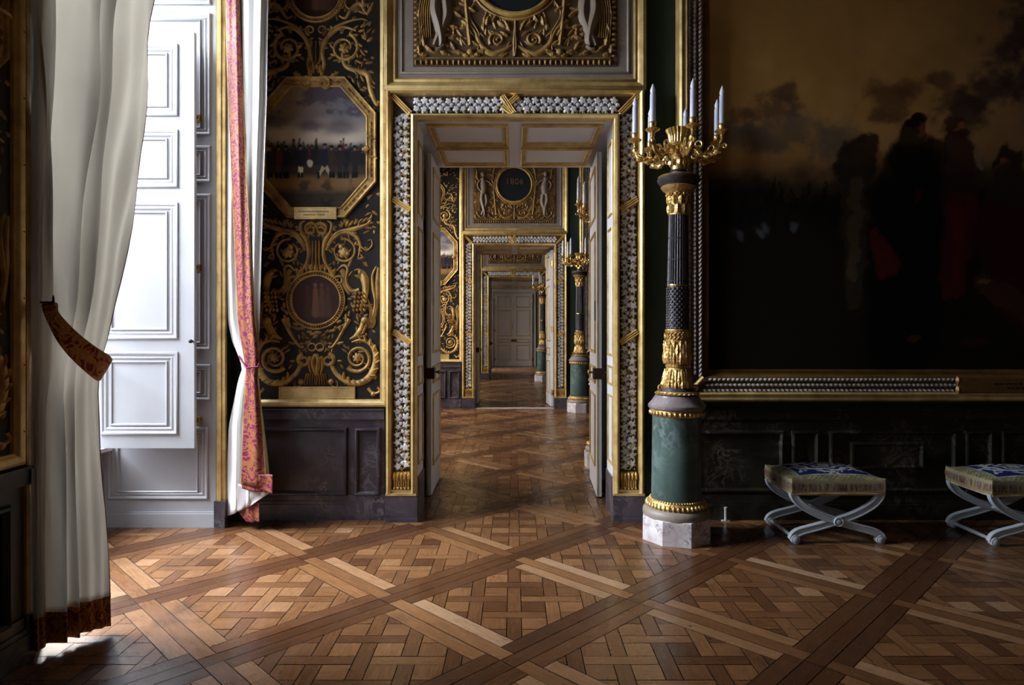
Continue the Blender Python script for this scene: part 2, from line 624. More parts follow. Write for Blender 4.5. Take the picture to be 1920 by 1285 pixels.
# noise for painted canvases
def vnoise(x, y, seed):
    rs = np.random.RandomState(seed)
    g = rs.rand(64, 64)
    xi = np.floor(x).astype(int); yi = np.floor(y).astype(int)
    fx = x - xi; fy = y - yi
    fx = fx * fx * (3 - 2 * fx); fy = fy * fy * (3 - 2 * fy)
    a = g[xi % 64, yi % 64]; b = g[(xi + 1) % 64, yi % 64]; c = g[xi % 64, (yi + 1) % 64]; d = g[(xi + 1) % 64, (yi + 1) % 64]
    return (a * (1 - fx) + b * fx) * (1 - fy) + (c * (1 - fx) + d * fx) * fy
def fbm(x, y, seed, oct=5):
    s = np.zeros_like(x); a = 0.5; t = 0
    for k in range(oct):
        s += a * vnoise(x * 2 ** k, y * 2 ** k, seed + k); t += a; a *= 0.55
    return s / t
def smooth(a, b, x):
    t = np.clip((x - a) / (b - a), 0, 1)
    return t * t * (3 - 2 * t)
class Canvas:
    def __init__(s, X, Y, c):
        s.X, s.Y = X, Y
        s.C = np.zeros(X.shape + (3,)) + np.array(c)
    def lay(s, m, c, a=1.0):
        m = (m * a)[..., None]
        s.C = s.C * (1 - m) + np.array(c) * m
    def ell(s, cx, cy, rx, ry, c, a=1.0, soft=0.25, rot=0.0):
        dx, dy = s.X - cx, s.Y - cy
        ca, sa = math.cos(rot), math.sin(rot)
        u = (dx * ca + dy * sa) / rx; v = (-dx * sa + dy * ca) / ry
        s.lay(1 - smooth(1 - soft, 1 + soft, np.sqrt(u * u + v * v)), c, a)
    def cap(s, x0, y0, x1, y1, r0, r1, c, a=1.0, soft=0.3):
        dx, dy = x1 - x0, y1 - y0
        t = np.clip(((s.X - x0) * dx + (s.Y - y0) * dy) / (dx * dx + dy * dy + 1e-9), 0, 1)
        d = np.hypot(s.X - x0 - t * dx, s.Y - y0 - t * dy) / (r0 + (r1 - r0) * t)
        s.lay(1 - smooth(1 - soft, 1 + soft, d), c, a)
# ------------------------------------------------------------------ the rooms
SILL = 0.62
WTOP = 4.45
OUTX = -3.2                          # plane of the glazing

def clip(poly, a, b, c):
    """keep the side a*x + b*y <= c"""
    out = []
    for i in range(len(poly)):
        p, q = poly[i], poly[(i + 1) % len(poly)]
        dp, dq = a * p[0] + b * p[1] - c, a * q[0] + b * q[1] - c
        if dp <= 0: out.append(p)
        if (dp < 0 < dq) or (dq < 0 < dp):
            t = dp / (dp - dq)
            out.append((p[0] + (q[0] - p[0]) * t, p[1] + (q[1] - p[1]) * t))
    return out

def make_floor():
    """Versailles parquet: lozenge panels in double frames, woven boards inside"""
    rnd = random.Random(3)
    L = 0.98
    g = 0.0022                       # half the joint between boards
    e1 = (1 / math.sqrt(2), 1 / math.sqrt(2)); e2 = (-1 / math.sqrt(2), 1 / math.sqrt(2))
    sep, fr = 0.045, 0.135
    V = []; F = []; UV = []; CL = []
    X0, X1, Y0, Y1 = -3.2, 8.0, -4.0, 29.0
    def emit(poly, along, shade, rough=0.5):
        """poly in world x, y; along = direction of the grain"""
        for (a, b, c) in ((1, 0, X1), (-1, 0, -X0), (0, 1, Y1), (0, -1, -Y0)):
            poly = clip(poly, a, b, c)
            if len(poly) < 3: return
        o = len(V)
        dz = rnd.uniform(-0.0006, 0.0006)
        ou, ov = rnd.uniform(0, 40), rnd.uniform(0, 40)
        px, py = -along[1], along[0]
        V.extend((p[0], p[1], dz) for p in poly)
        F.append(list(range(o, o + len(poly))))
        UV.append([(p[0] * along[0] + p[1] * along[1] + ou, p[0] * px + p[1] * py + ov) for p in poly])
        CL.append((shade, 0, rough))
    def local(o, u, v):
        return (o[0] + u * e1[0] + v * e2[0], o[1] + u * e1[1] + v * e2[1])
    def quad(o, u0, v0, u1, v1, along, shade):
        emit([local(o, u0 + g, v0 + g), local(o, u1 - g, v0 + g), local(o, u1 - g, v1 - g), local(o, u0 + g, v1 - g)], along, shade)
    c = L / 2
    half = c - fr
    S = half * math.sqrt(2)
    pitch, w = 0.208, 0.076
    rangeN = int(S / pitch) + 2
    base_pieces = []                 # woven field in world-aligned axes about the panel centre
    for i in range(-rangeN, rangeN + 1):
        for j in range(-rangeN, rangeN + 1):
            x, y = i * pitch, j * pitch
            if (i + j) % 2 == 0:     # upright board passes over here
                base_pieces.append(([(x - w / 2 + g, y - pitch + w / 2 + g), (x + w / 2 - g, y - pitch + w / 2 + g),
                                     (x + w / 2 - g, y + pitch - w / 2 - g), (x - w / 2 + g, y + pitch - w / 2 - g)], (0, 1), 'b'))
            else:
                base_pieces.append(([(x - pitch + w / 2 + g, y - w / 2 + g), (x + pitch - w / 2 - g, y - w / 2 + g),
                                     (x + pitch - w / 2 - g, y + w / 2 - g), (x - pitch + w / 2 + g, y + w / 2 - g)], (1, 0), 'b'))
            x0, y0 = x + w / 2, y + w / 2
            x1, y1 = x + pitch - w / 2, y + pitch - w / 2
            base_pieces.append(([(x0 + g, y0 + g), (x1 - g, y0 + g), (x1 - g, y1 - g), (x0 + g, y1 - g)], None, 't'))
    field = []
    hh = half - g
    for (p, al, k) in base_pieces:
        q = p
        for (a, b) in ((e1[0], e1[1]), (-e1[0], -e1[1]), (e2[0], e2[1]), (-e2[0], -e2[1])):
            q = clip(q, a, b, hh)
            if len(q) < 3: break
        if len(q) >= 3:
            field.append((q, al, k))
    for a in range(-6, 28):
        for b in range(-12, 30):
            o = (0.0 + L * (a * e1[0] + b * e2[0]), 3.015 + L * (a * e1[1] + b * e2[1]))
            cx, cy = local(o, c, c)
            if cx < X0 - 0.8 or cx > X1 + .8 or cy < Y0 - .8 or cy > Y1 + .8: continue
            if cy > 6.5 and cx > 6: continue
            r = rnd.random
            tone = rnd.uniform(-0.07, 0.07)
            # long separators, dark along e1, lighter broken ones along e2
            quad(o, -sep, -sep, L - sep, sep, e1, 0.10 + 0.14 * r())
            quad(o, -sep, sep, sep, L - sep, e2, 0.40 + 0.22 * r())
            # frames of the panel
            quad(o, sep, sep, L - sep, fr, e1, 0.18 + 0.2 * r() + tone)
            quad(o, sep, L - fr, L - sep, L - sep, e1, 0.18 + 0.2 * r() + tone)
            quad(o, sep, fr, fr, L - fr, e2, 0.62 + 0.28 * r())
            quad(o, L - fr, fr, L - sep, L - fr, e2, 0.56 + 0.32 * r())
            for (p, al, k) in field:
                if k == 't':
                    al = (1, 0) if r() < 0.5 else (0, 1)
                    sh = 0.44 + 0.24 * r() + tone
                    if r() < 0.05: sh = 0.84
                    if r() < 0.06: sh = 0.22
                else:
                    sh = 0.30 + 0.34 * r() + tone
                emit([(q[0] + cx, q[1] + cy) for q in p], al, sh)
    me = bpy.data.meshes.new('floor')
    nb = len(V)
    V.extend([(X0, Y0, -0.006), (X1, Y0, -0.006), (X1, Y1, -0.006), (X0, Y1, -0.006)])
    F.append([nb, nb + 1, nb + 2, nb + 3]); UV.append([(0, 0)] * 4)
    me.from_pydata(V, [], F)
    me.materials.append(M['waxed_oak']); me.materials.append(M['floor_gap'])
    me.polygons[len(F) - 1].material_index = 1
    uvl = me.uv_layers.new(name='UVMap')
    flat = [c for u in UV for p in u for c in p]
    uvl.data.foreach_set('uv', flat)
    ca = me.color_attributes.new('Col', 'FLOAT_COLOR', 'CORNER')
    cc = []
    for f, cl in zip(F, CL + [(0, 0, 0)]):
        cc.extend([cl[0], cl[1], cl[2], 1.0] * len(f))
    ca.data.foreach_set('color', cc)
    o = bpy.data.objects.new('floor', me)
    COL.objects.link(o)
    return tag(o, kind='structure')
make_floor()

def box_obj(name, boxes, mat, kind='structure', parent=None):
    m = MB()
    for b in boxes: m.box(*b)
    return tag(m.build(name, mat, parent, smooth=False), kind=kind)

YB = -4.0                            # back of the first hall
XR = 8.0
box_obj('ceiling', [(-3.4, YB, CEIL, XR, 29.0, CEIL + 0.2)], 'ceiling_paint')
box_obj('wall_back', [(-3.4, YB - 0.2, 0, XR, YB, CEIL)], 'room_wall')
box_obj('wall_right', [(XR, YB, 0, XR + 0.2, D0 + WT, CEIL)], 'room_wall')
OW = 0.93                            # half width of the masonry opening
OC = 0.008                           # its centre
for k in range(3):
    y = D0 + k * PERIOD
    xr = XR
    box_obj('wall_front', [(-3.4, y, 0, OC - OW, y + WT, CEIL), (OC + OW, y, 0, xr, y + WT, CEIL),
                           (OC - OW, y, 3.26, OC + OW, y + WT, CEIL)], 'green_wall')
    y2 = y + WT
    box_obj('wall_right', [(XR, y2, 0, XR + 0.2, y + PERIOD if k < 2 else 28.6, CEIL)], 'room_wall')
box_obj('wall_front', [(-3.4, 28.55, 0, XR, 28.8, CEIL)], 'cream_paint')

# window wall of each room, with its openings
spans = [(YB, D0, [0, 1]), (D0 + WT, D0 + PERIOD, [2, 3]), (D0 + WT + PERIOD, D0 + 2 * PERIOD, [4, 5]),
         (D0 + WT + 2 * PERIOD, 28.55, [6])]
for (ya, yb, ws) in spans:
    wins = sorted(WINDOWS[i][:2] for i in ws)
    bx = []
    cur = ya
    for (wa, wb) in wins:
        bx.append((-3.25, cur, 0, WX, wa, CEIL))
        bx.append((-3.25, wa, WTOP, WX, wb, CEIL))
        bx.append((-3.25, wa, 0, OUTX - 0.0, wb, SILL))
        cur = wb
    bx.append((-3.25, cur, 0, WX, yb, CEIL))
    box_obj('wall_left', bx, 'green_wall')

def make_window(wa, wb, n):
    t = thing('window_%d' % n, None, None, (OUTX, (wa + wb) / 2, SILL), kind='structure')
    w = wb - wa; H = WTOP - SILL
    f = MB()
    f.box(-0.05, -w / 2, 0, 0.03, -w / 2 + 0.07, H); f.box(-0.05, w / 2 - 0.07, 0, 0.03, w / 2, H)
    f.box(-0.05, -w / 2, 0, 0.03, w / 2, 0.08); f.box(-0.05, -w / 2, H - 0.08, 0.03, w / 2, H)
    f.box(-0.05, -0.05, 0, 0.04, 0.05, H)
    f.build('window_frame', 'white_paint', t, smooth=False)
    b = MB()
    for i in range(1, 5):
        z = H * i / 5
        b.box(-0.03, -w / 2 + .07, z - 0.018, 0.02, w / 2 - .07, z + 0.018)
    for y in (-w / 4, w / 4):
        b.box(-0.028, y - 0.016, 0.08, 0.018, y + 0.016, H - 0.08)
    b.build('glazing_bars', 'white_paint', t, smooth=False)
    MB().box(-0.008, -w / 2 + .07, 0.08, -0.004, w / 2 - .07, H - 0.08).build('pane', 'window_glass', t, smooth=False)
    MB().box(-0.02, -w / 2, -0.03, 0.12, w / 2, 0.0).build('window_sill', 'white_paint', t, smooth=False)
for i, (wa, wb, p) in enumerate(WINDOWS):
    make_window(wa, wb, i + 1)

# ------------------------------------------------------------------ moulding profiles
RAISED = [(0, 0), (0.004, 0.014), (-0.006, 0.022), (-0.014, 0.010), (-0.022, 0.010), (-0.034, 0.020), (-0.044, 0.004), (-0.046, 0)]
def bolection(w, h):
    return [(0, 0), (0, h * 0.7), (-w * 0.15, h), (-w * 0.35, h * 0.8), (-w * 0.45, h * 0.35), (-w * 0.65, h * 0.35), (-w * 0.8, h * 0.7), (-w, h * 0.2), (-w, 0)]

# white panelled recess of the near window, its far cheek faces us
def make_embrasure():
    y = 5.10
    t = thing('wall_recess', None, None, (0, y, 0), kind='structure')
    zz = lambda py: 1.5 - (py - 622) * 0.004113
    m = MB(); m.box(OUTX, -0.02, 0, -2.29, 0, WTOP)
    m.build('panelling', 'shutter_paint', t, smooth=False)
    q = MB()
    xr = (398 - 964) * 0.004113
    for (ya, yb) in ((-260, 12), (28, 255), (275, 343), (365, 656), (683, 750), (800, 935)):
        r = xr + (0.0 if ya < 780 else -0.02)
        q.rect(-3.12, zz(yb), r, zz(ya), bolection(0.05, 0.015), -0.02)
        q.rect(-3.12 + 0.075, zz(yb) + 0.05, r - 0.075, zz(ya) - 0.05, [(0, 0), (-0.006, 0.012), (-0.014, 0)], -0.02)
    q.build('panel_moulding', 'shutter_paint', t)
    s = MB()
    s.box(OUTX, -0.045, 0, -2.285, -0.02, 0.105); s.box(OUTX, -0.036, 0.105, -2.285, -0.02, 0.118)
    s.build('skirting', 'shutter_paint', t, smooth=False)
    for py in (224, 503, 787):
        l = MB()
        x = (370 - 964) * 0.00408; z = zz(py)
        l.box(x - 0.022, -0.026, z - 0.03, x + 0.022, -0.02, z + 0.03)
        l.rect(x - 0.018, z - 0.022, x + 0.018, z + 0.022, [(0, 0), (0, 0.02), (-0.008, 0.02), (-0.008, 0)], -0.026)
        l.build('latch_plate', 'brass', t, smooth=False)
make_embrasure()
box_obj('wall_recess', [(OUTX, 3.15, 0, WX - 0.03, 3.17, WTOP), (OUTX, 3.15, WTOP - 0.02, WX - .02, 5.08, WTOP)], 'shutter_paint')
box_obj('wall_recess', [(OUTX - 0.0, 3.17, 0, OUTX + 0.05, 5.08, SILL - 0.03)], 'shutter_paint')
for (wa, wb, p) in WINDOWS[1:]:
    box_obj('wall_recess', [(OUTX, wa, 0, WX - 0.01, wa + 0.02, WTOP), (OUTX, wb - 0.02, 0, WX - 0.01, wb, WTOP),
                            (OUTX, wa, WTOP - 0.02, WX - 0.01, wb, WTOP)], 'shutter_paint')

# folded shutter leaf standing open across the recess
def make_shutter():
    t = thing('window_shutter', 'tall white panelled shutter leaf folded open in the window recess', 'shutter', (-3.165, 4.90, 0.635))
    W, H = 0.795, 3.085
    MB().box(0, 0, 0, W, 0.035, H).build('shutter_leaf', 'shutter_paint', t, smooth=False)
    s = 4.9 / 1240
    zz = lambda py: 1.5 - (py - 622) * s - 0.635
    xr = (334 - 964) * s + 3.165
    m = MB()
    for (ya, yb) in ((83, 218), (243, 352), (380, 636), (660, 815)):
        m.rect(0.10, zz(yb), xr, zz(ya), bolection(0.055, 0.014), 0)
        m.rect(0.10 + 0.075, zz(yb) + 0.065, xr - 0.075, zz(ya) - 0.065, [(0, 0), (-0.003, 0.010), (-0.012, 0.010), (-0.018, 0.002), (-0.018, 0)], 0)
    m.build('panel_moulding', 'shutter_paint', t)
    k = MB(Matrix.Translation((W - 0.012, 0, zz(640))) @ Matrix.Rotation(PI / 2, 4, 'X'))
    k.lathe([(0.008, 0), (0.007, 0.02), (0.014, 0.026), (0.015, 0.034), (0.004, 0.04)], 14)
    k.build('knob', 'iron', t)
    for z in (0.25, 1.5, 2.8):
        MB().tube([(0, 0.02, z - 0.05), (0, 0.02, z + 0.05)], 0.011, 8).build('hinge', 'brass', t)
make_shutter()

# gilded corner beads of the window and their marble blocks
def corner_bead(name_n, x, y, w, d, far=True):
    t = thing('trim_%d' % name_n, None, None, (x, y, 0), kind='structure')
    m = MB()
    for i, (a, b, h) in enumerate(((0, 0.30, 0.6), (0.30, 0.62, 1.0), (0.62, 1.0, 0.7))):
        m.box(a * w, -d * h, 0.205, b * w, 0, WTOP + 0.2)
    m.build('gilded_bead', 'gilding', t, smooth=False)
    MB().box(-0.005, -d - 0.012, 0, w + 0.01, 0, 0.205).build('plinth', 'violet_marble', t, smooth=False)
corner_bead(1, -2.285, 5.105, 0.068, 0.05)
def pier_bead(n, y0, y1):
    t = thing('trim_%d' % n, None, None, (WX, y0, 0), kind='structure')
    m = MB()
    m.box(0, 0, 0.205, 0.012, y1 - y0, WTOP + .2); m.box(0.012, 0.008, 0.205, 0.024, y1 - y0 - 0.01, WTOP + .2)
    m.build('gilded_bead', 'gilding', t, smooth=False)
    MB().box(0, -0.005, 0, 0.035, y1 - y0 + 0.005, 0.205).build('plinth', 'violet_marble', t, smooth=False)
pier_bead(2, 3.012, 3.056)

# ------------------------------------------------------------------ marble dado, panelled
CAPP = [(0.0, 0.0), (0.0, 0.03), (0.018, 0.036), (0.03, 0.05), (0.045, 0.05), (0.045, 0.0)]
def dado(name, x0, x1, panels, mat, T, top=0.885, base=0.20):
    """face lies in the local y = 0 plane and looks to -y"""
    t = thing(name, None, None, kind='structure')
    t.matrix_world = T
    m = MB()
    m.box(x0, -0.012, 0, x1, 0, top)
    m.build('dado_slab', mat, t, smooth=False)
    m = MB()
    m.box(x0, -0.045, 0, x1, -0.012, base * 0.62)
    m.box(x0, -0.036, base * 0.62, x1, -0.012, base * 0.74)
    m.box(x0, -0.026, base * 0.74, x1, -0.012, base)
    m.build('baseboard', mat, t, smooth=False)
    m = MB()
    m.box(x0, -0.032, top - 0.085, x1, -0.012, top); m.box(x0, -0.042, top - 0.012, x1, -0.012, top)
    m.build('dado_rail', mat, t, smooth=False)
    m = MB()
    for (a, b, z0, z1) in panels:
        m.rect(a, z0, b, z1, [(0, 0), (0, 0.012), (-0.008, 0.026), (-0.020, 0.030), (-0.030, 0.018), (-0.036, 0.006), (-0.036, 0)], -0.012)
    m.build('panel_moulding', mat, t)
    return t
BASE_T = Matrix.Translation((0, D0, 0))
left_dado = dado('wall_dado', -2.25, -1.035, [(-2.12, -1.33, 0.19, 0.735), (-1.275, -1.065, 0.19, 0.735)], 'violet_marble', BASE_T)
xs = lambda px: (px - 964) * 0.00427
rp = [(xs(1290), xs(1468), .215, .71), (xs(1482), xs(1534), .215, .71), (xs(1552), xs(1790), .215, .71), (xs(1592), xs(1730), .40, .62),
      (xs(1806), xs(1858), .215, .71), (xs(1874), 5.6, .215, .71), (5.7, 7.8, .215, .71)]
right_dado = dado('wall_dado', 1.06, XR, rp, 'portor_marble', BASE_T)
for k in (1, 2):
    c = again(left_dado, (0, D0 + k * PERIOD, 0)); c['kind'] = 'structure'
    dado('wall_dado', 1.06, XR, [(1.4, 2.2, .215, .71), (2.3, 4.2, .215, .71)], 'portor_marble', Matrix.Translation((0, D0 + k * PERIOD, 0)))
dado('wall_dado', -0.62, 0.62, [(-0.5, 0.5, .19, .735)], 'portor_marble', Matrix.Translation((WX, 2.42, 0)) @ Matrix.Rotation(PI / 2, 4, 'Z'))
# small pipe and outlet at the foot of the wall beside the column
def wall_pipe():
    t = thing('floor_pipe', 'short pale upright pipe stub at the foot of the dark dado beside the column', 'pipe', ((1362 - 964) * 0.0042, 5.225, 0))
    m = MB(); m.lathe([(0.012, 0.0), (0.012, 0.10), (0.014, 0.104), (0.014, 0.112), (0.0, 0.113)], 14)
    m.build('stub', 'lining_grey', t)
    MB().box(-0.03, -0.012, 0, 0.03, 0.02, 0.008).build('foot_plate', 'lining_grey', t, smooth=False)
wall_pipe()

# ------------------------------------------------------------------ lining of each doorway
def door_lining(k):
    t = thing('trim_%d' % (k + 3), None, None, (OC, D0 + k * PERIOD, 0), kind='structure')
    H = 3.19
    m = MB()
    for s in (-1, 1):
        xa, xb = sorted((s * 0.787, s * OW))
        m.box(xa, -0.04, 0, xb, 0.36, H)
        xa, xb = sorted((s * 0.775, s * OW))
        m.box(xa, WT - 0.10, 0, xb, WT + 0.02, H)
    m.box(-OW, -0.04, H, OW, WT + 0.02, 3.26)
    m.build('door_lining', 'white_paint', t, smooth=False)
    m = MB()
    for s in (-1, 1):
        T = Matrix.Translation((s * 0.787, 0.16, 0)) @ Matrix.Rotation(-s * PI / 2, 4, 'Z')
        q = MB(T)
        for (z0, z1) in ((0.42, 0.98), (1.06, 1.22), (1.30, 2.35), (2.45, 3.05)):
            q.rect(-0.11, z0, 0.15, z1, bolection(0.020, 0.012), 0)
        m.add(q.v, q.f)
    m.build('lining_moulding', 'gilding', t)
    m = MB()
    for s in (-1, 1):
        xa, xb = sorted((s * 0.776, s * 0.79)); m.box(xa, 0.03, 0, xb, 0.362, 0.33)
    m.build('lining_plinth', 'violet_marble' if k == 0 else 'violet_marble', t, smooth=False)
    # ceiling of the passage: four sunk panels in gilded mouldings
    m = MB(Matrix(((1, 0, 0, 0), (0, 0, 1, 0), (0, 1, 0, H), (0, 0, 0, 1))))
    for (x0, x1) in ((-0.72, -0.055), (0.055, 0.72)):
        for (y0, y1) in ((0.07, 0.66), (0.76, 1.36)):
            m.rect(x0, y0, x1, y1, bolection(0.055, 0.03), 0)
    o = m.build('soffit_moulding', 'gilding', t)
    return t
for k in range(3):
    door_lining(k)
box_obj('trim_6', [(-0.9, D0 + PERIOD - 0.10, 0.0, 0.9, D0 + PERIOD + 0.02, 0.012)], 'cream_paint')

# ------------------------------------------------------------------ door leaves
def make_leaf(hinge_side, name, loc, rz, label, W=0.80, paint='white_paint'):
    """local x runs from hinge to lock stile, panels on both faces"""
    H = 3.12
    t = thing(name, label, None, loc, rz, kind='structure')
    MB().box(0, -0.022, 0.012, W, 0.022, H).build('door_leaf', paint, t, smooth=False)
    m = MB()
    for s in (1, -1):
        q = MB() if s == 1 else MB(Matrix.Rotation(PI, 4, 'Z') @ Matrix.Translation((-W, 0, 0)))
        for (z0, z1) in ((0.26, 0.92), (1.02, 1.18), (1.30, 2.42), (2.54, 3.02)):
            q.rect(0.11, z0, W - 0.11, z1, bolection(0.028, 0.014), -0.022)
        m.add(q.v, q.f)
    m.build('gilded_moulding', 'gilding', t)
    MB().box(W - 0.004, -0.017, 0.02, W + 0.003, -0.006, H - 0.01).build('gilded_edge', 'gilding', t, smooth=False)
    m = MB().box(W - 0.10, -0.052, 1.07, W + 0.006, 0.052, 1.17)
    lk = m.build('lock', 'lock_metal', t, smooth=False)
    for s in (-1, 1):
        k = MB(Matrix.Translation((W - 0.055, s * 0.052, 1.13)) @ Matrix.Rotation(-s * PI / 2, 4, 'X'))
        k.lathe([(0.010, 0), (0.009, 0.018), (0.020, 0.03), (0.022, 0.042), (0.006, 0.05)], 14)
        k.build('handle', 'brass', lk)
    b = MB()
    b.tube([(W - 0.05, -0.034, 1.6), (W - 0.05, -0.034, 1.78)], 0.006, 6)
    b.build('bolt', 'iron', t)
    for z in (0.3, 1.55, 2.85):
        MB().tube([(0, -0.0, z - 0.05), (0, -0.0, z + 0.05)], 0.026, 8).build('hinge', 'brass', t)
    return t
n = 1
for k in range(3):
    y = D0 + k * PERIOD
    word = ('first', 'second', 'third')[k]
    make_leaf(-1, 'door_%d' % n, (-0.775, y + 1.46, 0), -PI / 2 + 0.0, 'white and gilt door leaf folded back at the left of the %s doorway' % word, 0.76); n += 1
    if k == 0:
        make_leaf(1, 'door_%d' % n, (0.795, y + 1.46, 0), -PI / 2 - 0.035, 'white and gilt door leaf folded back at the right of the nearest doorway', 0.80)
    elif k == 1:
        make_leaf(1, 'door_%d' % n, (0.755, y + 0.16, 0), PI / 2 + 0.09, 'white door leaf standing open at the right of the second doorway', 0.72)
    n += 1
# closed doors that end the enfilade
for (x, s) in ((-0.02, -1), (-0.02, 1)):
    make_leaf(s, 'door_%d' % n, (x + s * 0.80, 28.50, 0), 0 if s < 0 else PI,
              'closed %s leaf of the pale double door ending the enfilade' % ('left' if s < 0 else 'right'), 0.795, 'cream_paint'); n += 1
t = MB().sweep([(0.84, 0), (0.84, 3.2), (-0.88, 3.2), (-0.88, 0)], [(0, 0), (0, 0.05), (0.05, 0.07), (0.13, 0.05), (0.13, 0)], False, 28.55).build('trim_7', 'cream_paint')
tag(t, kind='structure')
box_obj('trim_8', [(0.845, 28.49, 0, 0.98, 28.54, 3.19)], 'green_wall')
box_obj('trim_9', [(-1.0, 28.50, 3.35, 1.0, 28.55, 3.47)], 'gilding')
# ------------------------------------------------------------------ carved door surround
def door_surround():
    t = thing('door_surround', 'gilded doorway surround with silvered oak-leaf band, largest and nearest of the three', 'door surround', (OC, D0 - 0.04, 0))
    W, H = 0.782, 3.18
    path = [(W, 0.225), (W, H), (-W, H), (-W, 0.225)]
    m = MB()
    m.sweep(path, [(-0.004, -0.02), (-0.004, 0.045), (0.006, 0.060), (0.022, 0.068), (0.036, 0.058), (0.044, 0.030), (0.046, 0.006)], False, 0)
    m.build('inner_gilded_moulding', 'gilding', t)
    m = MB()
    m.sweep(path, [(0.186, 0.006), (0.188, 0.012), (0.196, 0.040), (0.206, 0.062), (0.216, 0.070), (0.226, 0.066), (0.236, 0.05), (0.238, -0.02)], False, 0)
    m.build('outer_gilded_moulding', 'gilding', t)
    m = MB()
    m.sweep(path, [(0.04, 0.008), (0.19, 0.008)], False, 0)
    m.build('band_ground', 'band_ground', t)
    # foot mouldings and marble blocks
    for s in (-1, 1):
        m = MB()
        xa, xb = sorted((s * (W - 0.004), s * (W + 0.238)))
        m.box(xa, -0.066, 0.208, xb, 0.02, 0.226)
        m.box(xa + 0.02, -0.040, 0.226, xb - 0.02, 0.0, 0.252)
        m.build('foot_moulding', 'gilding', t, smooth=False)
        m = MB()
        m.box(xa - 0.008, -0.062, 0.0, xb + 0.008, 0.02, 0.208)
        m.box(xa - 0.012, -0.070, 0.0, xb + 0.012, 0.02, 0.03)
        m.build('marble_block', 'violet_marble', t, smooth=False)
        # acanthus foot
        m = MB()
        cx = s * (W + 0.116)
        m.box(cx - 0.062, -0.03, 0.258, cx + 0.062, -0.008, 0.39)
        for i in range(7):
            x = cx - 0.054 + i * 0.018
            m.ribbon([(x, 0.262), (x, 0.35), (x + (i - 3) * 0.002, 0.388)], 0.0085, 0.006, 0.016, 6, -0.03)
        for i in range(5):
            m.leaf(cx - 0.056 + i * 0.028, 0.32, 0.07, 0.016, PI / 2, 0.014, -0.036, 2)
            m.dome(cx - 0.056 + i * 0.028, 0.262, 0.012, 0.02, -0.03, 8)
        m.build('acanthus_foot', 'carved_gilding', t)
    # leaves
    rnd = random.Random(5)
    def leaves(m, x0, x1, z0, z1, vertical):
        if vertical:
            n = int((z1 - z0) / 0.062)
            for i in range(n):
                z = z0 + (i + 0.5) * (z1 - z0) / n
                for q in (0, 1):
                    x = x0 + (x1 - x0) * ((0.27 if q == 0 else 0.73) + rnd.uniform(-0.03, 0.03))
                    zz = z + (0.022 if q else 0) + rnd.uniform(-0.005, 0.005)
                    m.star(x, zz, rnd.uniform(0.034, 0.040), 5, rnd.uniform(0, 6), 0.020, -0.011 - rnd.uniform(0, .006), 0.50)
                m.star((x0 + x1) / 2 + rnd.uniform(-.01, .01), z + 0.03, 0.022, 3, rnd.uniform(0, 6), 0.022, -0.016, 0.4)
        else:
            n = int((x1 - x0) / 0.062)
            for i in range(n):
                x = x0 + (i + 0.5) * (x1 - x0) / n
                for q in (0, 1):
                    z = z0 + (z1 - z0) * ((0.27 if q == 0 else 0.73) + rnd.uniform(-0.03, 0.03))
                    m.star(x + rnd.uniform(-0.006, 0.006), z, rnd.uniform(0.034, 0.040), 5, rnd.uniform(0, 6), 0.020, -0.011 - rnd.uniform(0, .006), 0.50)
                m.star(x + 0.03, (z0 + z1) / 2, 0.022, 3, rnd.uniform(0, 6), 0.022, -0.016, 0.4)
    a, b = W + 0.050, W + 0.182
    for s in (-1, 1):
        m = MB()
        x0, x1 = sorted((s * a, s * b))
        leaves(m, x0, x1, 0.40, H + 0.03, True)
        m.build('oak_leaf_band', 'silvered_leaf', t)
        g = MB()
        for ph in (0, PI):
            P = [((x0 + x1) / 2 + 0.05 * math.sin(ph + i * 0.9), 0.40 + i * 0.045) for i in range(int((H - 0.37) / 0.045))]
            g.ribbon(P, 0.0045, 0.0045, 0.022, 0, -0.012)
        for i in range(90):
            g.dome(rnd.uniform(x0 + .006, x1 - .006), 0.41 + i * 0.0305, 0.006, 0.020, -0.02, 6)
        g.build('gilded_twig', 'gilding', t)
    m = MB()
    leaves(m, -W - 0.03, W + 0.03, H + 0.050, H + 0.182, False)
    m.build('oak_leaf_band', 'silvered_leaf', t)
    # gilded ribbons wound across the band
    def strap(x0, z0, x1, z1):
        m = MB()
        for d in (-0.016, 0.0, 0.016):
            L = math.hypot(x1 - x0, z1 - z0); nx, nz = -(z1 - z0) / L * d, (x1 - x0) / L * d
            m.ribbon([(x0 + nx, z0 + nz), ((x0 + x1) / 2 + nx, (z0 + z1) / 2 + nz), (x1 + nx, z1 + nz)], 0.0095, 0.0095, 0.020, 8, -0.026)
        m.build('ribbon', 'ribbon_gilding', t)
    for s in (-1, 1):
        for zc in (2.505, 1.455):
            strap(s * (b + 0.004), zc + 0.045, s * (a - 0.004), zc - 0.045)
        strap(s * (b + 0.004), H + 0.188, s * (a - 0.006), H + 0.044)
        MB().dome(s * (a - 0.002), H + 0.040, 0.014, 0.02, -0.04, 10).build('stud', 'polished_gilding', t)
    strap(-0.10, H + 0.186, -0.01, H + 0.046)
    strap(-0.02, H + 0.046, -0.10, H + 0.110)
    strap(0.02, H + 0.186, -0.05, H + 0.12)
    t['group'] = 'gilded doorway surrounds along the enfilade'
    return t
surround = door_surround()
again(surround, (OC, D0 - 0.04 + PERIOD, 0), label='gilded doorway surround with silvered leaf band seen through the nearest doorway')
again(surround, (OC - 0.01, D0 - 0.04 + 2 * PERIOD, 0), label='smallest, farthest gilded doorway surround, round the opening to the pale double doors')

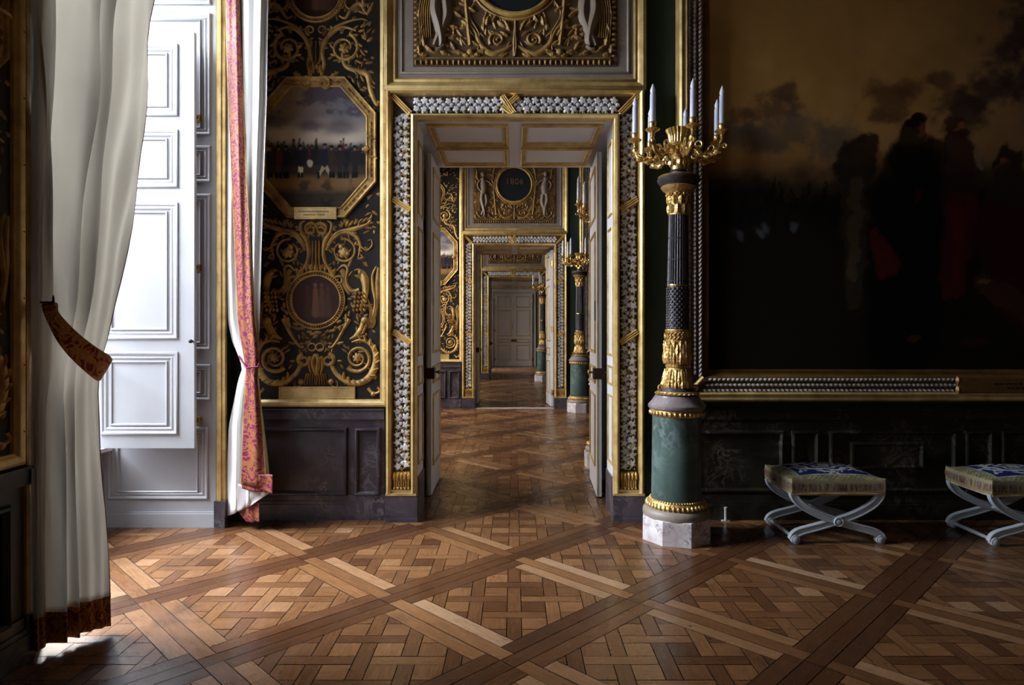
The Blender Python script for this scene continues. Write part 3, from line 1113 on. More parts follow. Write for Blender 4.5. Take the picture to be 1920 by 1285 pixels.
# ------------------------------------------------------------------ painted wall panel with gilt arabesques
K = 0.00427                          # metres per pixel at the first wall
def PX(dx): return (dx - 593.0) * K
def PZ(py): return 1.5 - (py - 622.0) * K
def pts(*a): return [(PX(x), PZ(y)) for (x, y) in a]

def octagon_canvas(parent):
    hw, hh, cut = 0.402, 0.482, 0.205
    nu, nv = 150, 190
    u = np.linspace(-1, 1, nu); v = np.linspace(-1, 1, nv)
    Z = v[:, None] * hh + 0 * u[None, :]
    over = np.clip(np.abs(Z) - (hh - cut * 1.15), 0, None) / 1.15
    X = u[None, :] * (hw - over)
    wx = (fbm(X * 30, Z * 30, 91, 3) - 0.5) * 0.014; wz = (fbm(X * 30 + 9, Z * 30 + 4, 95, 3) - 0.5) * 0.018
    c = Canvas(X + wx, Z + wz, lin((0.46, 0.42, 0.42)))
    n = fbm(X * 5 + 9, Z * 7 + 3, 11); n2 = fbm(X * 11 + 2, Z * 13 + 8, 23)
    c.lay(smooth(0.1, 0.45, Z) * smooth(0.3, -0.4, X), lin((0.56, 0.46, 0.33)), 0.9)
    c.lay(smooth(0.0, 0.45, Z) * smooth(-0.2, 0.4, X), lin((0.42, 0.44, 0.46)), 0.9)
    c.lay(smooth(0.52, 0.68, n) * smooth(0.05, 0.2, Z), lin((0.30, 0.26, 0.30)), 0.9)
    for (x, z, r) in ((-0.30, 0.12, 0.11), (-0.17, 0.08, 0.13), (-0.02, 0.06, 0.10), (0.08, 0.10, 0.13), (0.2, 0.06, 0.09), (0.3, 0.10, 0.12)):
        c.ell(x, z, r, r * 0.8, lin((0.78, 0.73, 0.66)), 0.75, 0.7)
    for (x, z, r) in ((-0.05, 0.17, 0.07), (0.2, 0.16, 0.10), (-0.32, 0.2, 0.08)):
        c.ell(x, z, r * 1.5, r * 0.6, lin((0.26, 0.21, 0.27)), 0.7, 0.6)
    c.lay(smooth(0.02, -0.02, Z + 0.02 * n), lin((0.20, 0.16, 0.12)), 0.95)
    c.lay(smooth(-0.20, -0.26, Z), lin((0.50, 0.38, 0.22)), 0.75)
    c.lay(smooth(-0.28, -0.36, Z + 0.05 * n2), lin((0.16, 0.15, 0.13)), 0.9)
    c.lay(smooth(0.5, 0.7, n2) * smooth(-0.2, -0.3, Z), lin((0.10, 0.09, 0.07)), 0.7)
    c.lay(smooth(-0.16, -0.12, Z) * smooth(0.055, 0.0, Z + 0.03 * (n2 - .5)), lin((0.13, 0.12, 0.13)), 0.8)
    rnd = random.Random(9)
    dark = [(0.10, 0.11, 0.17), (0.13, 0.11, 0.10), (0.16, 0.18, 0.26), (0.30, 0.14, 0.13)]
    for i in range(34):              # the crowd behind
        x = rnd.uniform(-0.40, 0.40); z = rnd.uniform(-0.10, 0.0)
        c.ell(x, z, 0.014, 0.06, lin(dark[rnd.randrange(4)]), 0.85, 0.3)
        c.ell(x, z + 0.062, 0.008, 0.010, lin((0.36, 0.27, 0.22)), 0.7, 0.5)
        c.ell(x, z + 0.074, 0.010, 0.010, lin((0.10, 0.09, 0.10)), 0.8, 0.5)
    def man(x, coat, legs, step, hat=True, s=1.0):
        z = -0.235
        c.cap(x - step, z, x, z + 0.10 * s, 0.010, 0.016, lin(legs)); c.cap(x + step, z, x, z + 0.10 * s, 0.010, 0.016, lin(legs))
        c.cap(x - step, z, x - step, z + 0.03, 0.012, 0.010, lin((.06, .05, .05)))
        c.cap(x + step, z, x + step, z + 0.03, 0.012, 0.010, lin((.06, .05, .05)))
        c.cap(x, z + 0.10 * s, x, z + 0.185 * s, 0.024, 0.027, lin(coat))
        c.cap(x + 0.02, z + 0.18 * s, x + 0.045, z + 0.12 * s, 0.010, 0.008, lin(coat))
        c.ell(x, z + 0.222 * s, 0.010, 0.014, lin((0.50, 0.37, 0.29)))
        c.ell(x, z + 0.243 * s, 0.019 if hat else .010, 0.010, lin((0.08, 0.07, 0.09)))
    man(-0.30, (.36, .16, .20), (.20, .26, .36), 0.015); man(-0.37, (.15, .18, .14), (.18, .17, .2), 0.01)
    man(-0.24, (.13, .14, .2), (.2, .2, .22), 0.012); man(-0.125, (.12, .11, .17), (.85, .80, .66), 0.012, s=1.02)
    man(0.07, (.10, .12, .20), (.62, .55, .44), 0.05, s=1.05); man(0.125, (.22, .16, .12), (.2, .18, .2), 0.012)
    man(0.24, (.10, .10, .12), (.13, .13, .15), 0.014, False, 1.05); man(0.31, (.14, .12, .12), (.12, .12, .14), 0.012)
    man(0.19, (.16, .13, .15), (.16, .15, .18), 0.01)
    c.ell(-0.05, -0.13, 0.022, 0.028, lin((0.80, 0.76, 0.70)), 0.8)
    V = np.stack([X, np.full_like(X, 0.0), Z], -1).reshape(-1, 3)
    F = [(j * nu + i, j * nu + i + 1, (j + 1) * nu + i + 1, (j + 1) * nu + i) for j in range(nv - 1) for i in range(nu - 1)]
    m = MB(); m.add([tuple(p) for p in V.tolist()], F)
    o = m.build('octagonal_painting', 'oil_painting', parent, smooth=False)
    o.location = (0, -0.012, PZ(277))
    set_colors(o, np.clip(c.C.reshape(-1, 3) * 1.35, 0, 0.9))
    return o

def medallion_canvas(parent, z0, seed):
    n = 60; R = 0.20
    rr = np.linspace(0.001, 1, 26); aa = np.linspace(0, 2 * PI, n, endpoint=False)
    X = R * rr[:, None] * np.cos(aa)[None, :]; Z = R * rr[:, None] * np.sin(aa)[None, :]
    c = Canvas(X, Z, lin((0.22, 0.13, 0.11)))
    c.lay(fbm(X * 14 + 5, Z * 14 + 5, seed), lin((0.28, 0.16, 0.12)), 0.5)
    for (x, hgt, b) in ((-0.07, 0.16, 0.24), (-0.005, 0.18, 0.40), (0.045, 0.18, 0.32), (0.095, 0.15, 0.28)):
        c.cap(x, -0.11, x, hgt - 0.10, 0.030, 0.018, lin((b * 1.15, b * 0.8, b * 0.62)), 0.8)
        c.ell(x, hgt - 0.06, 0.015, 0.018, lin((b * 1.25, b * 0.9, b * 0.7)), 0.8)
    V = np.stack([X, np.zeros_like(X), Z], -1).reshape(-1, 3)
    F = [(j * n + i, j * n + (i + 1) % n, (j + 1) * n + (i + 1) % n, (j + 1) * n + i) for j in range(25) for i in range(n)]
    m = MB(); m.add([tuple(p) for p in V.tolist()], F)
    o = m.build('round_painting', 'oil_painting', parent, smooth=False)
    o.location = (0, -0.012, z0)
    set_colors(o, c.C.reshape(-1, 3))

def painted_panel():
    t = thing('painted_wall_panel', 'tall black wall panel with gold arabesques around an octagonal battle painting, beside the nearest doorway', 'wall panel',
              (-1.584, D0, 0), 0)
    z0, z1 = 0.88, 5.2
    MB().box(-0.52, -0.010, z0 + 0.02, 0.52, 0, z1 - 0.02).build('black_ground', 'black_panel_ground', t, smooth=False)
    FR = [(0, -0.0), (0, 0.012), (0.004, 0.026), (0.018, 0.034), (0.026, 0.042), (0.046, 0.046), (0.060, 0.036), (0.062, 0.0)]
    MB().sweep([(-0.512, 0.96), (0.512, 0.96), (0.512, z1), (-0.512, z1)], FR, True, 0).build('gilded_frame', 'gilding', t)
    m = MB(); rnd = random.Random(21)
    for i in range(14):
        for s in (-1, 1):
            m.dome(s * 0.552, 1.05 + i * 0.30, 0.004, 0.003, -0.045, 6)
    m.build('frame_nail', 'iron', t)
    y0 = -0.010
    # octagon
    octagon_canvas(t)
    hw, hh, cut = 0.402, 0.482, 0.205
    cz = PZ(277)
    octp = [(-hw + cut, cz - hh), (hw - cut, cz - hh), (hw, cz - hh + cut * 1.15), (hw, cz + hh - cut * 1.15), (hw - cut, cz + hh),
            (-hw + cut, cz + hh), (-hw, cz + hh - cut * 1.15), (-hw, cz - hh + cut * 1.15)]
    m = MB()
    m.sweep(octp, [(-0.004, 0), (-0.002, 0.012), (0.008, 0.018), (0.014, 0.010), (0.060, 0.012), (0.066, 0.022), (0.076, 0.026), (0.082, 0.0)], True, y0)
    # carved pattern along the frame
    n = len(octp)
    for i in range(n):
        a, b = Vector(octp[i]), Vector(octp[(i + 1) % n])
        d = (b - a); L = d.length; d.normalize(); nr = Vector((d.y, -d.x))
        for k in range(int(L / 0.045)):
            p = a + d * (k + 0.5) * 0.045 + nr * 0.037
            m.leaf(p.x - d.x * 0.02, p.y - d.y * 0.02, 0.042, 0.014, math.atan2(d.y, d.x), 0.012, y0 - 0.010, 2)
    m.build('octagonal_frame', 'painted_gold', t)
    # name plaque with two short lines of worn lettering
    m = MB()
    m.box(PX(554), y0 - 0.030, PZ(412), PX(633), y0, PZ(390)); m.rect(PX(555), PZ(411), PX(632), PZ(391), [(0, 0), (0, .003), (-.006, .003), (-.008, 0)], y0 - 0.030)
    pl = m.build('name_plaque', 'gilding', t, smooth=False)
    rnd = random.Random(4)
    for (xa, xb, z) in ((561, 623, 398.2), (571, 611, 404.2)):
        x = xa; m = MB()
        while x < xb:
            w = rnd.uniform(0.9, 1.9)
            if rnd.random() < 0.95:
                m.box(PX(x), y0 - 0.0312, PZ(z + 1.5), PX(x + w), y0 - 0.030, PZ(z - 1.3))
            x += w + rnd.uniform(0.6, 1.1)
        m.build('lettering', 'inscription_brown', pl, smooth=False)
    m = MB()
    m.box(PX(524), y0 - 0.012, 0.955, PX(667), y0, PZ(725)); m.rect(PX(525), PZ(747), PX(666), PZ(726), [(0, 0), (0, .004), (-.006, .004), (-.008, 0)], y0 - 0.012)
    m.build('base_plaque', 'gilding', t, smooth=False)
    # medallions
    for (pz, sd) in ((563, 3), (-12, 8)):
        zc = PZ(pz)
        medallion_canvas(t, zc, sd)
        m = MB()
        m.ring(0, zc, 0.198, 0.010, 0.016, y0)
        for i in range(64):
            a = 2 * PI * i / 64
            m.dome(0.214 * math.cos(a), zc + 0.214 * math.sin(a), 0.0085, 0.012, y0, 8)
        m.ring(0, zc, 0.231, 0.008, 0.018, y0)
        for i in range(26):
            a = PI + PI * (i + 0.5) / 26
            r = 0.262 + 0.02 * (i % 2)
            if pz > 0:
                m.leaf(r * math.cos(a), zc + r * math.sin(a), 0.05, 0.014, a + (PI / 2 if a < 1.5 * PI else -PI / 2) + rnd.uniform(-0.6, 0.6), 0.014, y0, 2)
        m.build('medallion_rim', 'painted_gold', t)
    # arabesques, drawn on the right and mirrored
    m = MB(); d = MB()
    R = m.ribbon
    # upper motif -------------------------------------------------
    R(pts((600, 150), (608, 122), (604, 100), (612, 74), (640, 52), (668, 58)), 0.010, 0.006, 0.014, 26, y0, wm=0.022)
    R(pts((604, 98), (622, 58), (650, 42), (676, 36), (690, 40)), 0.016, 0.004, 0.013, 22, y0)
    m.spiral(PX(646), PZ(90), 0.118, 1.25, 1.2, -1, 0.016, 0.008, 0.013, y0, 0.42, leafy=7)
    m.star(PX(646), PZ(91), 0.046, 6, 0.3, 0.016, y0, 0.3); m.dome(PX(646), PZ(91), 0.016, 0.022, y0 - 0.006)
    R(pts((642, 100), (648, 124), (672, 134), (690, 142), (696, 172), (706, 196), (718 - 8, 190)), 0.012, 0.008, 0.014, 30, y0, wm=0.026)
    for (x, y, a, L) in ((664, 132, -0.9, .06), (676, 140, -1.1, .07), (690, 158, -0.5, .07), (700, 184, -1.0, .05), (655, 66, 0.9, .05), (672, 60, 0.3, .05), (628, 60, 2.2, .06), (676, 52, .6, .05), (688, 78, .4, .035), (684, 96, -.3, .03), (682, 110, -.6, .03)):
        m.leaf(PX(x), PZ(y), L, 0.013, a, 0.012, y0, 2)
    m.spiral(PX(604), PZ(57), 0.040, 1.4, -1.5, 1, 0.010, 0.006, 0.012, y0, 0.3)
    R(pts((598, 122), (602, 98), (600, 78)), 0.010, 0.007, 0.016, 8, y0); R(pts((593, 120), (593, 98), (593, 78)), 0.008, 0.006, 0.018, 8, y0)
    m.spiral(PX(610), PZ(158), 0.055, 1.2, 2.4, -1, 0.018, 0.008, 0.018, y0 - .01, 0.3)
    for (x, y, a, L, W) in ((618, 150, 0.6, .09, .03), (606, 142, 1.9, .08, .025), (626, 158, .2, .07, .02), (596, 132, 1.5, .06, .02), (640, 152, -.3, .07, .02)):
        m.leaf(PX(x), PZ(y), L, W, a, 0.018, y0, 3)
    m.ring(PX(593) + 0.0, PZ(24), 0.0, 0, 0, y0, 3)
    R(pts((700, 6), (688, 26), (676, 8), (660, 16), (648, 34), (636, 30)), 0.008, 0.006, 0.012, 26, y0, wm=.018)
    m.spiral(PX(662), PZ(6), 0.09, 1.2, -.6, 1, 0.014, 0.006, 0.012, y0, 0.4, leafy=5)
    # junction of octagon and side
    R(pts((690, 256), (702, 262), (706, 262)), 0.010, 0.004, 0.014, 10, y0 - .02)
    m.star(PX(688), PZ(281), 0.038, 4, 0, 0.02, y0 - .01); R(pts((690, 296), (704, 296), (708, 300)), 0.010, 0.008, 0.014, 8, y0 - .02)
    # below the plaque --------------------------------------------
    m.spiral(PX(603), PZ(430), 0.056, 1.3, PI, -1, 0.014, 0.008, 0.016, y0, 0.3); m.spiral(PX(601), PZ(433), 0.036, 1.0, 0, 1, 0.010, 0.006, 0.016, y0, 0.3)
    R(pts((614, 414), (622, 420), (620, 436), (610, 452), (607, 478), (614, 500), (628, 516)), 0.006, 0.008, 0.016, 30, y0, wm=0.020)
    R(pts((614, 462), (632, 438), (664, 430), (690, 420), (698, 402)), 0.012, 0.006, 0.015, 28, y0, wm=0.020)
    R(pts((612, 470), (628, 446), (650, 436), (668, 444), (676, 462), (672, 484)), 0.012, 0.006, 0.015, 30, y0, wm=0.018)
    for k in range(7):
        m.leaf(PX(640 + k * 8), PZ(428 - k * 2.2), 0.055, 0.012, 1.1 - k * 0.08, 0.012, y0, 2)
    for k in range(5):
        m.leaf(PX(660 + k * 4), PZ(440 + k * 9), 0.045, 0.011, 0.3 - k * 0.3, 0.012, y0, 2)
    m.spiral(PX(645), PZ(471), 0.098, 0.95, 1.8, -1, 0.010, 0.008, 0.013, y0, 0.7)
    m.star(PX(645), PZ(474), 0.046, 5, 0.3, 0.02, y0, 0.28); m.dome(PX(640), PZ(463), 0.022, 0.022, y0); m.dome(PX(652), PZ(476), 0.020, 0.020, y0)
    R(pts((676, 462), (688, 470), (698, 460), (696, 450), (690, 452)), 0.008, 0.004, 0.012, 18, y0)
    for x in (593, 599):
        R(pts((x, 452), (x, 480), (x + 1, 500)), 0.0075, 0.0075, 0.018, 8, y0)
    for k in range(5):
        m.leaf(PX(596 + k * 7), PZ(508 + k * 1.6), 0.06, 0.016, 1.9 - k * 0.22, 0.016, y0, 3)
    m.leaf(PX(618), PZ(505), 0.10, 0.026, -0.95, 0.02, y0, 3); m.spiral(PX(637), PZ(526), 0.035, 1.1, 2.6, -1, 0.013, 0.007, 0.02, y0, 0.3)
    # eagle beside the medallion
    E = m
    R(pts((632, 508), (644, 498), (652, 504), (650, 522), (652, 536), (662, 546), (674, 544)), 0.008, 0.018, 0.016, 30, y0, wm=0.013)   # near wing
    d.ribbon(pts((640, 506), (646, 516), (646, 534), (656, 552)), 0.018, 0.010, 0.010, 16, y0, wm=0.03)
    R(pts((664, 508), (672, 507), (680, 513), (684, 524), (686, 540), (684, 560), (676, 580)), 0.004, 0.012, 0.024, 30, y0, wm=0.034)    # head, neck, breast
    m.dome(PX(676), PZ(511), 0.022, 0.024, y0); m.leaf(PX(672), PZ(507), 0.035, 0.010, 3.3, 0.02, y0 - .008, 1)
    for r in range(5):
        for k in range(4):
            m.leaf(PX(668 + k * 6 - r), PZ(546 + r * 8), 0.034, 0.012, -1.4 + 0.15 * k, 0.018, y0 - 0.012, 1)
    R(pts((706, 500), (699, 516), (700, 540), (704, 566), (700, 590)), 0.006, 0.010, 0.014, 22, y0, wm=0.014)
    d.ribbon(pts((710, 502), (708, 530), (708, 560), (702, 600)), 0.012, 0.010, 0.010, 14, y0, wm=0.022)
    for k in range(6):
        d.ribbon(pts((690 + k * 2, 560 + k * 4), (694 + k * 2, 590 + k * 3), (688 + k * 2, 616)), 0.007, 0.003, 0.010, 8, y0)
    # torch and small figure under the eagle
    R(pts((655, 598), (645, 618), (632, 640), (622, 652)), 0.020, 0.007, 0.016, 16, y0)
    R(pts((682, 600), (678, 616), (668, 630), (656, 636)), 0.018, 0.006, 0.016, 16, y0, wm=0.026)
    m.dome(PX(684), PZ(601), 0.030, 0.028, y0)
    for k in range(6):
        m.leaf(PX(672 + k * 4), PZ(634 - k * 5), 0.05, 0.012, 0.4 + 0.3 * k, 0.014, y0, 2)
    # lower scroll
    m.spiral(PX(671), PZ(672), 0.112, 1.55, -2.4, 1, 0.016, 0.007, 0.016, y0, 0.34, leafy=0)
    m.star(PX(671), PZ(671), 0.042, 7, 0.2, 0.018, y0, 0.3); m.dome(PX(671), PZ(671), 0.014, 0.024, y0)
    R(pts((621, 684), (632, 702), (652, 716), (676, 718), (694, 706), (704, 684), (704, 662), (694, 644), (676, 638), (660, 642)), 0.016, 0.008, 0.018, 54, y0, wm=0.030)
    for k in range(13):
        a = -2.5 + k * 0.32
        m.leaf(PX(671) + 0.135 * math.cos(a), PZ(674) + 0.165 * math.sin(a), 0.062, 0.014, a + 0.9, 0.016, y0 - .006, 2)
    R(pts((690, 728), (700, 738), (712, 734), (708, 726)), 0.012, 0.008, 0.014, 12, y0); m.dome(PX(700), PZ(739), 0.02, 0.02, y0)
    # ram's head
    m.spiral(PX(616), PZ(676), 0.050, 1.15, 1.5, -1, 0.018, 0.008, 0.020, y0, 0.4)
    m.ring(PX(600.5), PZ(651), 0.030, 0.007, 0.012, y0, 20)
    R(pts((593, 664), (598, 676), (596, 692), (594, 704)), 0.014, 0.010, 0.030, 14, y0, wm=0.024)
    R(pts((604, 668), (606, 684), (602, 700)), 0.016, 0.008, 0.022, 12, y0)
    m.dome(PX(602), PZ(672), 0.012, 0.03, y0)
    for k in range(5):
        R(pts((594 + k * 4, 700), (595 + k * 4.6, 712), (594 + k * 5, 722)), 0.007, 0.003, 0.018, 8, y0)
    m.dome(PX(621), PZ(716), 0.024, 0.026, y0); R(pts((621, 722), (630, 726), (634, 720), (630, 714)), 0.006, 0.004, 0.012, 10, y0)
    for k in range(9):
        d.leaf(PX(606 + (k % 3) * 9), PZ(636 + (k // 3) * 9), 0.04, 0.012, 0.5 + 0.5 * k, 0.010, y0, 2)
    rf = random.Random(33)
    for k in range(420):             # small painted foliage between the scrolls
        x, z = rf.uniform(0.01, 0.49), rf.uniform(1.0, 4.7)
        if abs(z - cz) < hh + 0.10 and x < hw + 0.09 - max(0, abs(z - cz) - (hh - cut * 1.15)) / 1.15: continue
        if math.hypot(x, z - PZ(563)) < 0.25 or math.hypot(x, z - PZ(-12)) < 0.25: continue
        if x > 0.40 and 1.75 < z < 2.3: continue
        if z < 1.10 and x < 0.33: continue
        d.leaf(x, z, rf.uniform(0.03, 0.07), rf.uniform(0.008, 0.015), math.sin(x * 9) * 2 + z * 3 + rf.uniform(-.6, .6), 0.006, y0, rf.choice((1, 2, 3)))
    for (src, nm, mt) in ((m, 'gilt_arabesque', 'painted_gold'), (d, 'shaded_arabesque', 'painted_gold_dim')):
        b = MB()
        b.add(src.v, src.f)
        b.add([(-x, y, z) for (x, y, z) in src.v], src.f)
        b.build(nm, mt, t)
    t['group'] = 'painted arabesque wall panels'
    return t
panel = painted_panel()
again(panel, (-1.584, D0 + PERIOD, 0), label='black and gold painted panel seen through the nearest doorway, left of the second surround')
again(panel, (WX, 2.425, 0), PI / 2, 'black and gold painted panel on the window wall, cut by the left picture edge')

# ------------------------------------------------------------------ overdoor panel
def overdoor():
    t = thing('overdoor_panel', 'marble overdoor panel with a gold relief and dark roundel above the nearest doorway', 'overdoor panel', (OC, D0, 0))
    O0 = 3.446
    MB().box(-1.0, -0.016, O0, 1.0, 0, 5.25).build('marble_ground', 'overdoor_marble', t, smooth=False)
    FR = [(0, 0), (0, 0.022), (0.014, 0.030), (0.030, 0.022), (0.044, 0.040), (0.072, 0.055), (0.098, 0.045), (0.10, 0)]
    MB().sweep([(-0.945, O0 + 0.078), (0.945, O0 + 0.078), (0.945, 5.2), (-0.945, 5.2)], FR, True, 0).build('gilded_frame', 'gilding', t)
    MB().rect(-0.915, O0 + 0.112, 0.915, 5.16, [(0, 0), (0, 0.006), (-0.012, 0.010), (-0.02, 0.004), (-0.024, 0)], -0.016).build('inner_moulding', 'overdoor_marble', t)
    MB().box(-0.815, -0.022, 3.617, 0.815, -0.016, 5.06).build('relief_ground', 'relief_ground', t, smooth=False)
    y0 = -0.022
    b = MB()
    for (x, z, a) in [(-0.79 + i * 0.043, 3.649, 0) for i in range(37)] + [(-0.788, 3.70 + i * 0.043, 1) for i in range(32)] + [(0.788, 3.70 + i * 0.043, 1) for i in range(32)]:
        if a: b.dome(x, z, 0.022, 0.016, y0, 8, rz=0.013)
        else: b.dome(x, z, 0.013, 0.016, y0, 8, rz=0.022)
    b.rect(-0.76, 3.677, 0.76, 5.0, [(0, 0), (0, 0.008), (-0.008, 0.008), (-0.010, 0)], y0)
    b.build('egg_border', 'painted_gold_dim', t)
    # roundel
    zc = 4.375
    T = Matrix.Translation((0, y0, zc)) @ Matrix.Rotation(PI / 2, 4, 'X')
    MB(T).lathe([(0.325, 0.0), (0.325, 0.006), (0.0, 0.006)], 56).build('roundel', 'roundel_blue_black', t)
    m = MB(); m.ring(0, zc, 0.345, 0.026, 0.028, y0, 64); m.ring(0, zc, 0.385, 0.010, 0.016, y0, 64)
    m.build('roundel_rim', 'painted_gold', t)
    m = MB(); R = m.ribbon  # gilded relief work: scrolls, carved leaves and a standard pole
    q = lambda x, y: ((x - 966) * 0.00424, 1.5 - (y - 622) * 0.00424)
    P = lambda *a: [q(*p) for p in a]
    # right half, mirrored afterwards
    m.spiral(*q(1000, 73), 0.060, 1.5, -0.6, 1, 0.018, 0.008, 0.018, y0, 0.25)
    m.dome(*q(1000, 73), 0.014, 0.022, y0)
    R(P((972, 84), (990, 94), (1010, 98), (1030, 82), (1042, 56), (1060, 34)), 0.016, 0.008, 0.018, 34, y0, wm=0.028)
    R(P((966, 104), (968, 86), (967, 60), (966, 36)), 0.018, 0.006, 0.020, 16, y0)
    R(P((1040, 0), (1052, 26), (1034, 62), (1036, 92)), 0.010, 0.006, 0.014, 22, y0)
    for (x, y, a, L) in ((976, 56, 1.1, .10), (984, 50, .7, .09), (978, 66, .5, .08), (1016, 92, -.1, .09), (1034, 84, .5, .09), (1044, 66, .9, .09), (1050, 48, .6, .09), (1020, 46, 1.8, .08),
                         (1060, 98, .2, .10), (1078, 92, 1.0, .08), (1066, 30, .6, .09), (1072, 50, .2, .08), (1074, 66, -.2, .08), (1010, 40, 2.2, .08), (1120, 96, .7, .09), (1136, 86, 1.4, .10), (1144, 60, 1.9, .09), (1040, 20, .5, .09),
                         (1130, 102, .1, .08), (1092, 100, .4, .07), (1030, 100, 0, .06), (1052, 104, .3, .06), (1146, 100, 1.5, .08), (1148, 30, 1.8, .08), (1146, -4, 1.6, .08), (1144, -60, 1.6, .08), (1060, -10, 1.2, .09), (1066, -60, 1.4, .1), (1060, -110, 1.6, .1), (1146, -130, 1.7, .1)):
        m.leaf(*q(x, y), L, 0.024, a, 0.018, y0, 3)
    R(P((1064, -70), (1060, -20), (1056, 30), (1050, 84)), 0.012, 0.020, 0.026, 18, y0)          # standard pole
    m.dome(*q(1050, 96), 0.030, 0.024, y0)
    R(P((1000, -170), (1040, -150), (1060, -120), (1064, -80)), 0.012, 0.014, 0.016, 20, y0, wm=0.024)
    rf = random.Random(17)
    for k in range(230):
        x, z = rf.uniform(0.0, 0.73), rf.uniform(3.69, 4.98)
        if math.hypot(x, z - zc) < 0.40: continue
        m.leaf(x, z, rf.uniform(0.04, 0.09), rf.uniform(0.010, 0.020), math.sin(x * 8) * 2 + z * 3 + rf.uniform(-.7, .7), 0.008, y0, rf.choice((2, 3)))
    f = MB(); G = f.ribbon
    # standing draped figure
    G(P((1112, -86), (1108, -62), (1106, -34), (1110, -10)), 0.050, 0.070, 0.050, 16, y0, wm=0.075)
    G(P((1114, -12), (1116, 18), (1108, 48), (1104, 74), (1106, 86)), 0.058, 0.018, 0.050, 20, y0, wm=0.046)
    G(P((1098, -10), (1094, 24), (1102, 50), (1112, 70), (1118, 84)), 0.050, 0.016, 0.040, 20, y0, wm=0.040)
    G(P((1100, 84), (1108, 90), (1116, 90)), 0.016, 0.012, 0.030, 8, y0)
    G(P((1124, -74), (1136, -56), (1128, -34), (1116, -28)), 0.024, 0.014, 0.036, 14, y0)
    G(P((1098, -76), (1080, -66), (1068, -50)), 0.024, 0.014, 0.034, 12, y0)
    f.dome(*q(1110, -104), 0.045, 0.050, y0, 14, rz=0.055)
    d = MB()
    for k in range(6):
        d.ribbon(P((1118 + k * 4, -20), (1126 + k * 4, 20), (1124 + k * 4, 70)), 0.012, 0.005, 0.024, 12, y0)
    w = MB()
    for k in range(7):
        w.leaf(*q(1126 + k * 2, -70 - k * 6), 0.16 - 0.01 * k, 0.022, 0.9 + 0.1 * k, 0.020, y0, 3)
    for (src, nm, mt) in ((m, 'gilt_relief', 'painted_gold_dim'), (f, 'draped_figure', 'flesh_paint'), (d, 'drapery', 'painted_gold_dim'), (w, 'wing', 'painted_gold_dim')):
        for s in (1, -1):
            bb = MB(); bb.add([(s * x, y, z) for (x, y, z) in src.v], src.f)
            bb.build(nm, mt, t)
    t['group'] = 'overdoor panels along the enfilade'
    return t
over = overdoor()
over2 = again(over, (OC, D0 + PERIOD, 0), label='overdoor panel with the year 1806 on its dark roundel, above the second doorway')
again(over, (OC, D0 + 2 * PERIOD, 0), label='overdoor panel of which only the foot shows, above the farthest leaf-banded doorway')

def text_mesh(name, body, size, mat, parent, loc, depth=0.003):
    cu = bpy.data.curves.new(name, 'FONT')
    cu.body = body; cu.size = size; cu.align_x = 'CENTER'; cu.align_y = 'CENTER'; cu.extrude = depth; cu.space_character = 1.1
    tmp = bpy.data.objects.new(name + '_tmp', cu)
    COL.objects.link(tmp)
    bpy.context.view_layer.update()
    me = bpy.data.meshes.new_from_object(tmp.evaluated_get(bpy.context.evaluated_depsgraph_get()))
    bpy.data.objects.remove(tmp)
    me.materials.clear(); me.materials.append(M[mat])
    o = bpy.data.objects.new(name, me)
    COL.objects.link(o)
    o.parent = parent; o.location = loc; o.rotation_euler = (PI / 2, 0, 0)
    return o
text_mesh('year_inscription', '1806', 0.165, 'year_lettering', over2, (0, -0.031, 4.43))
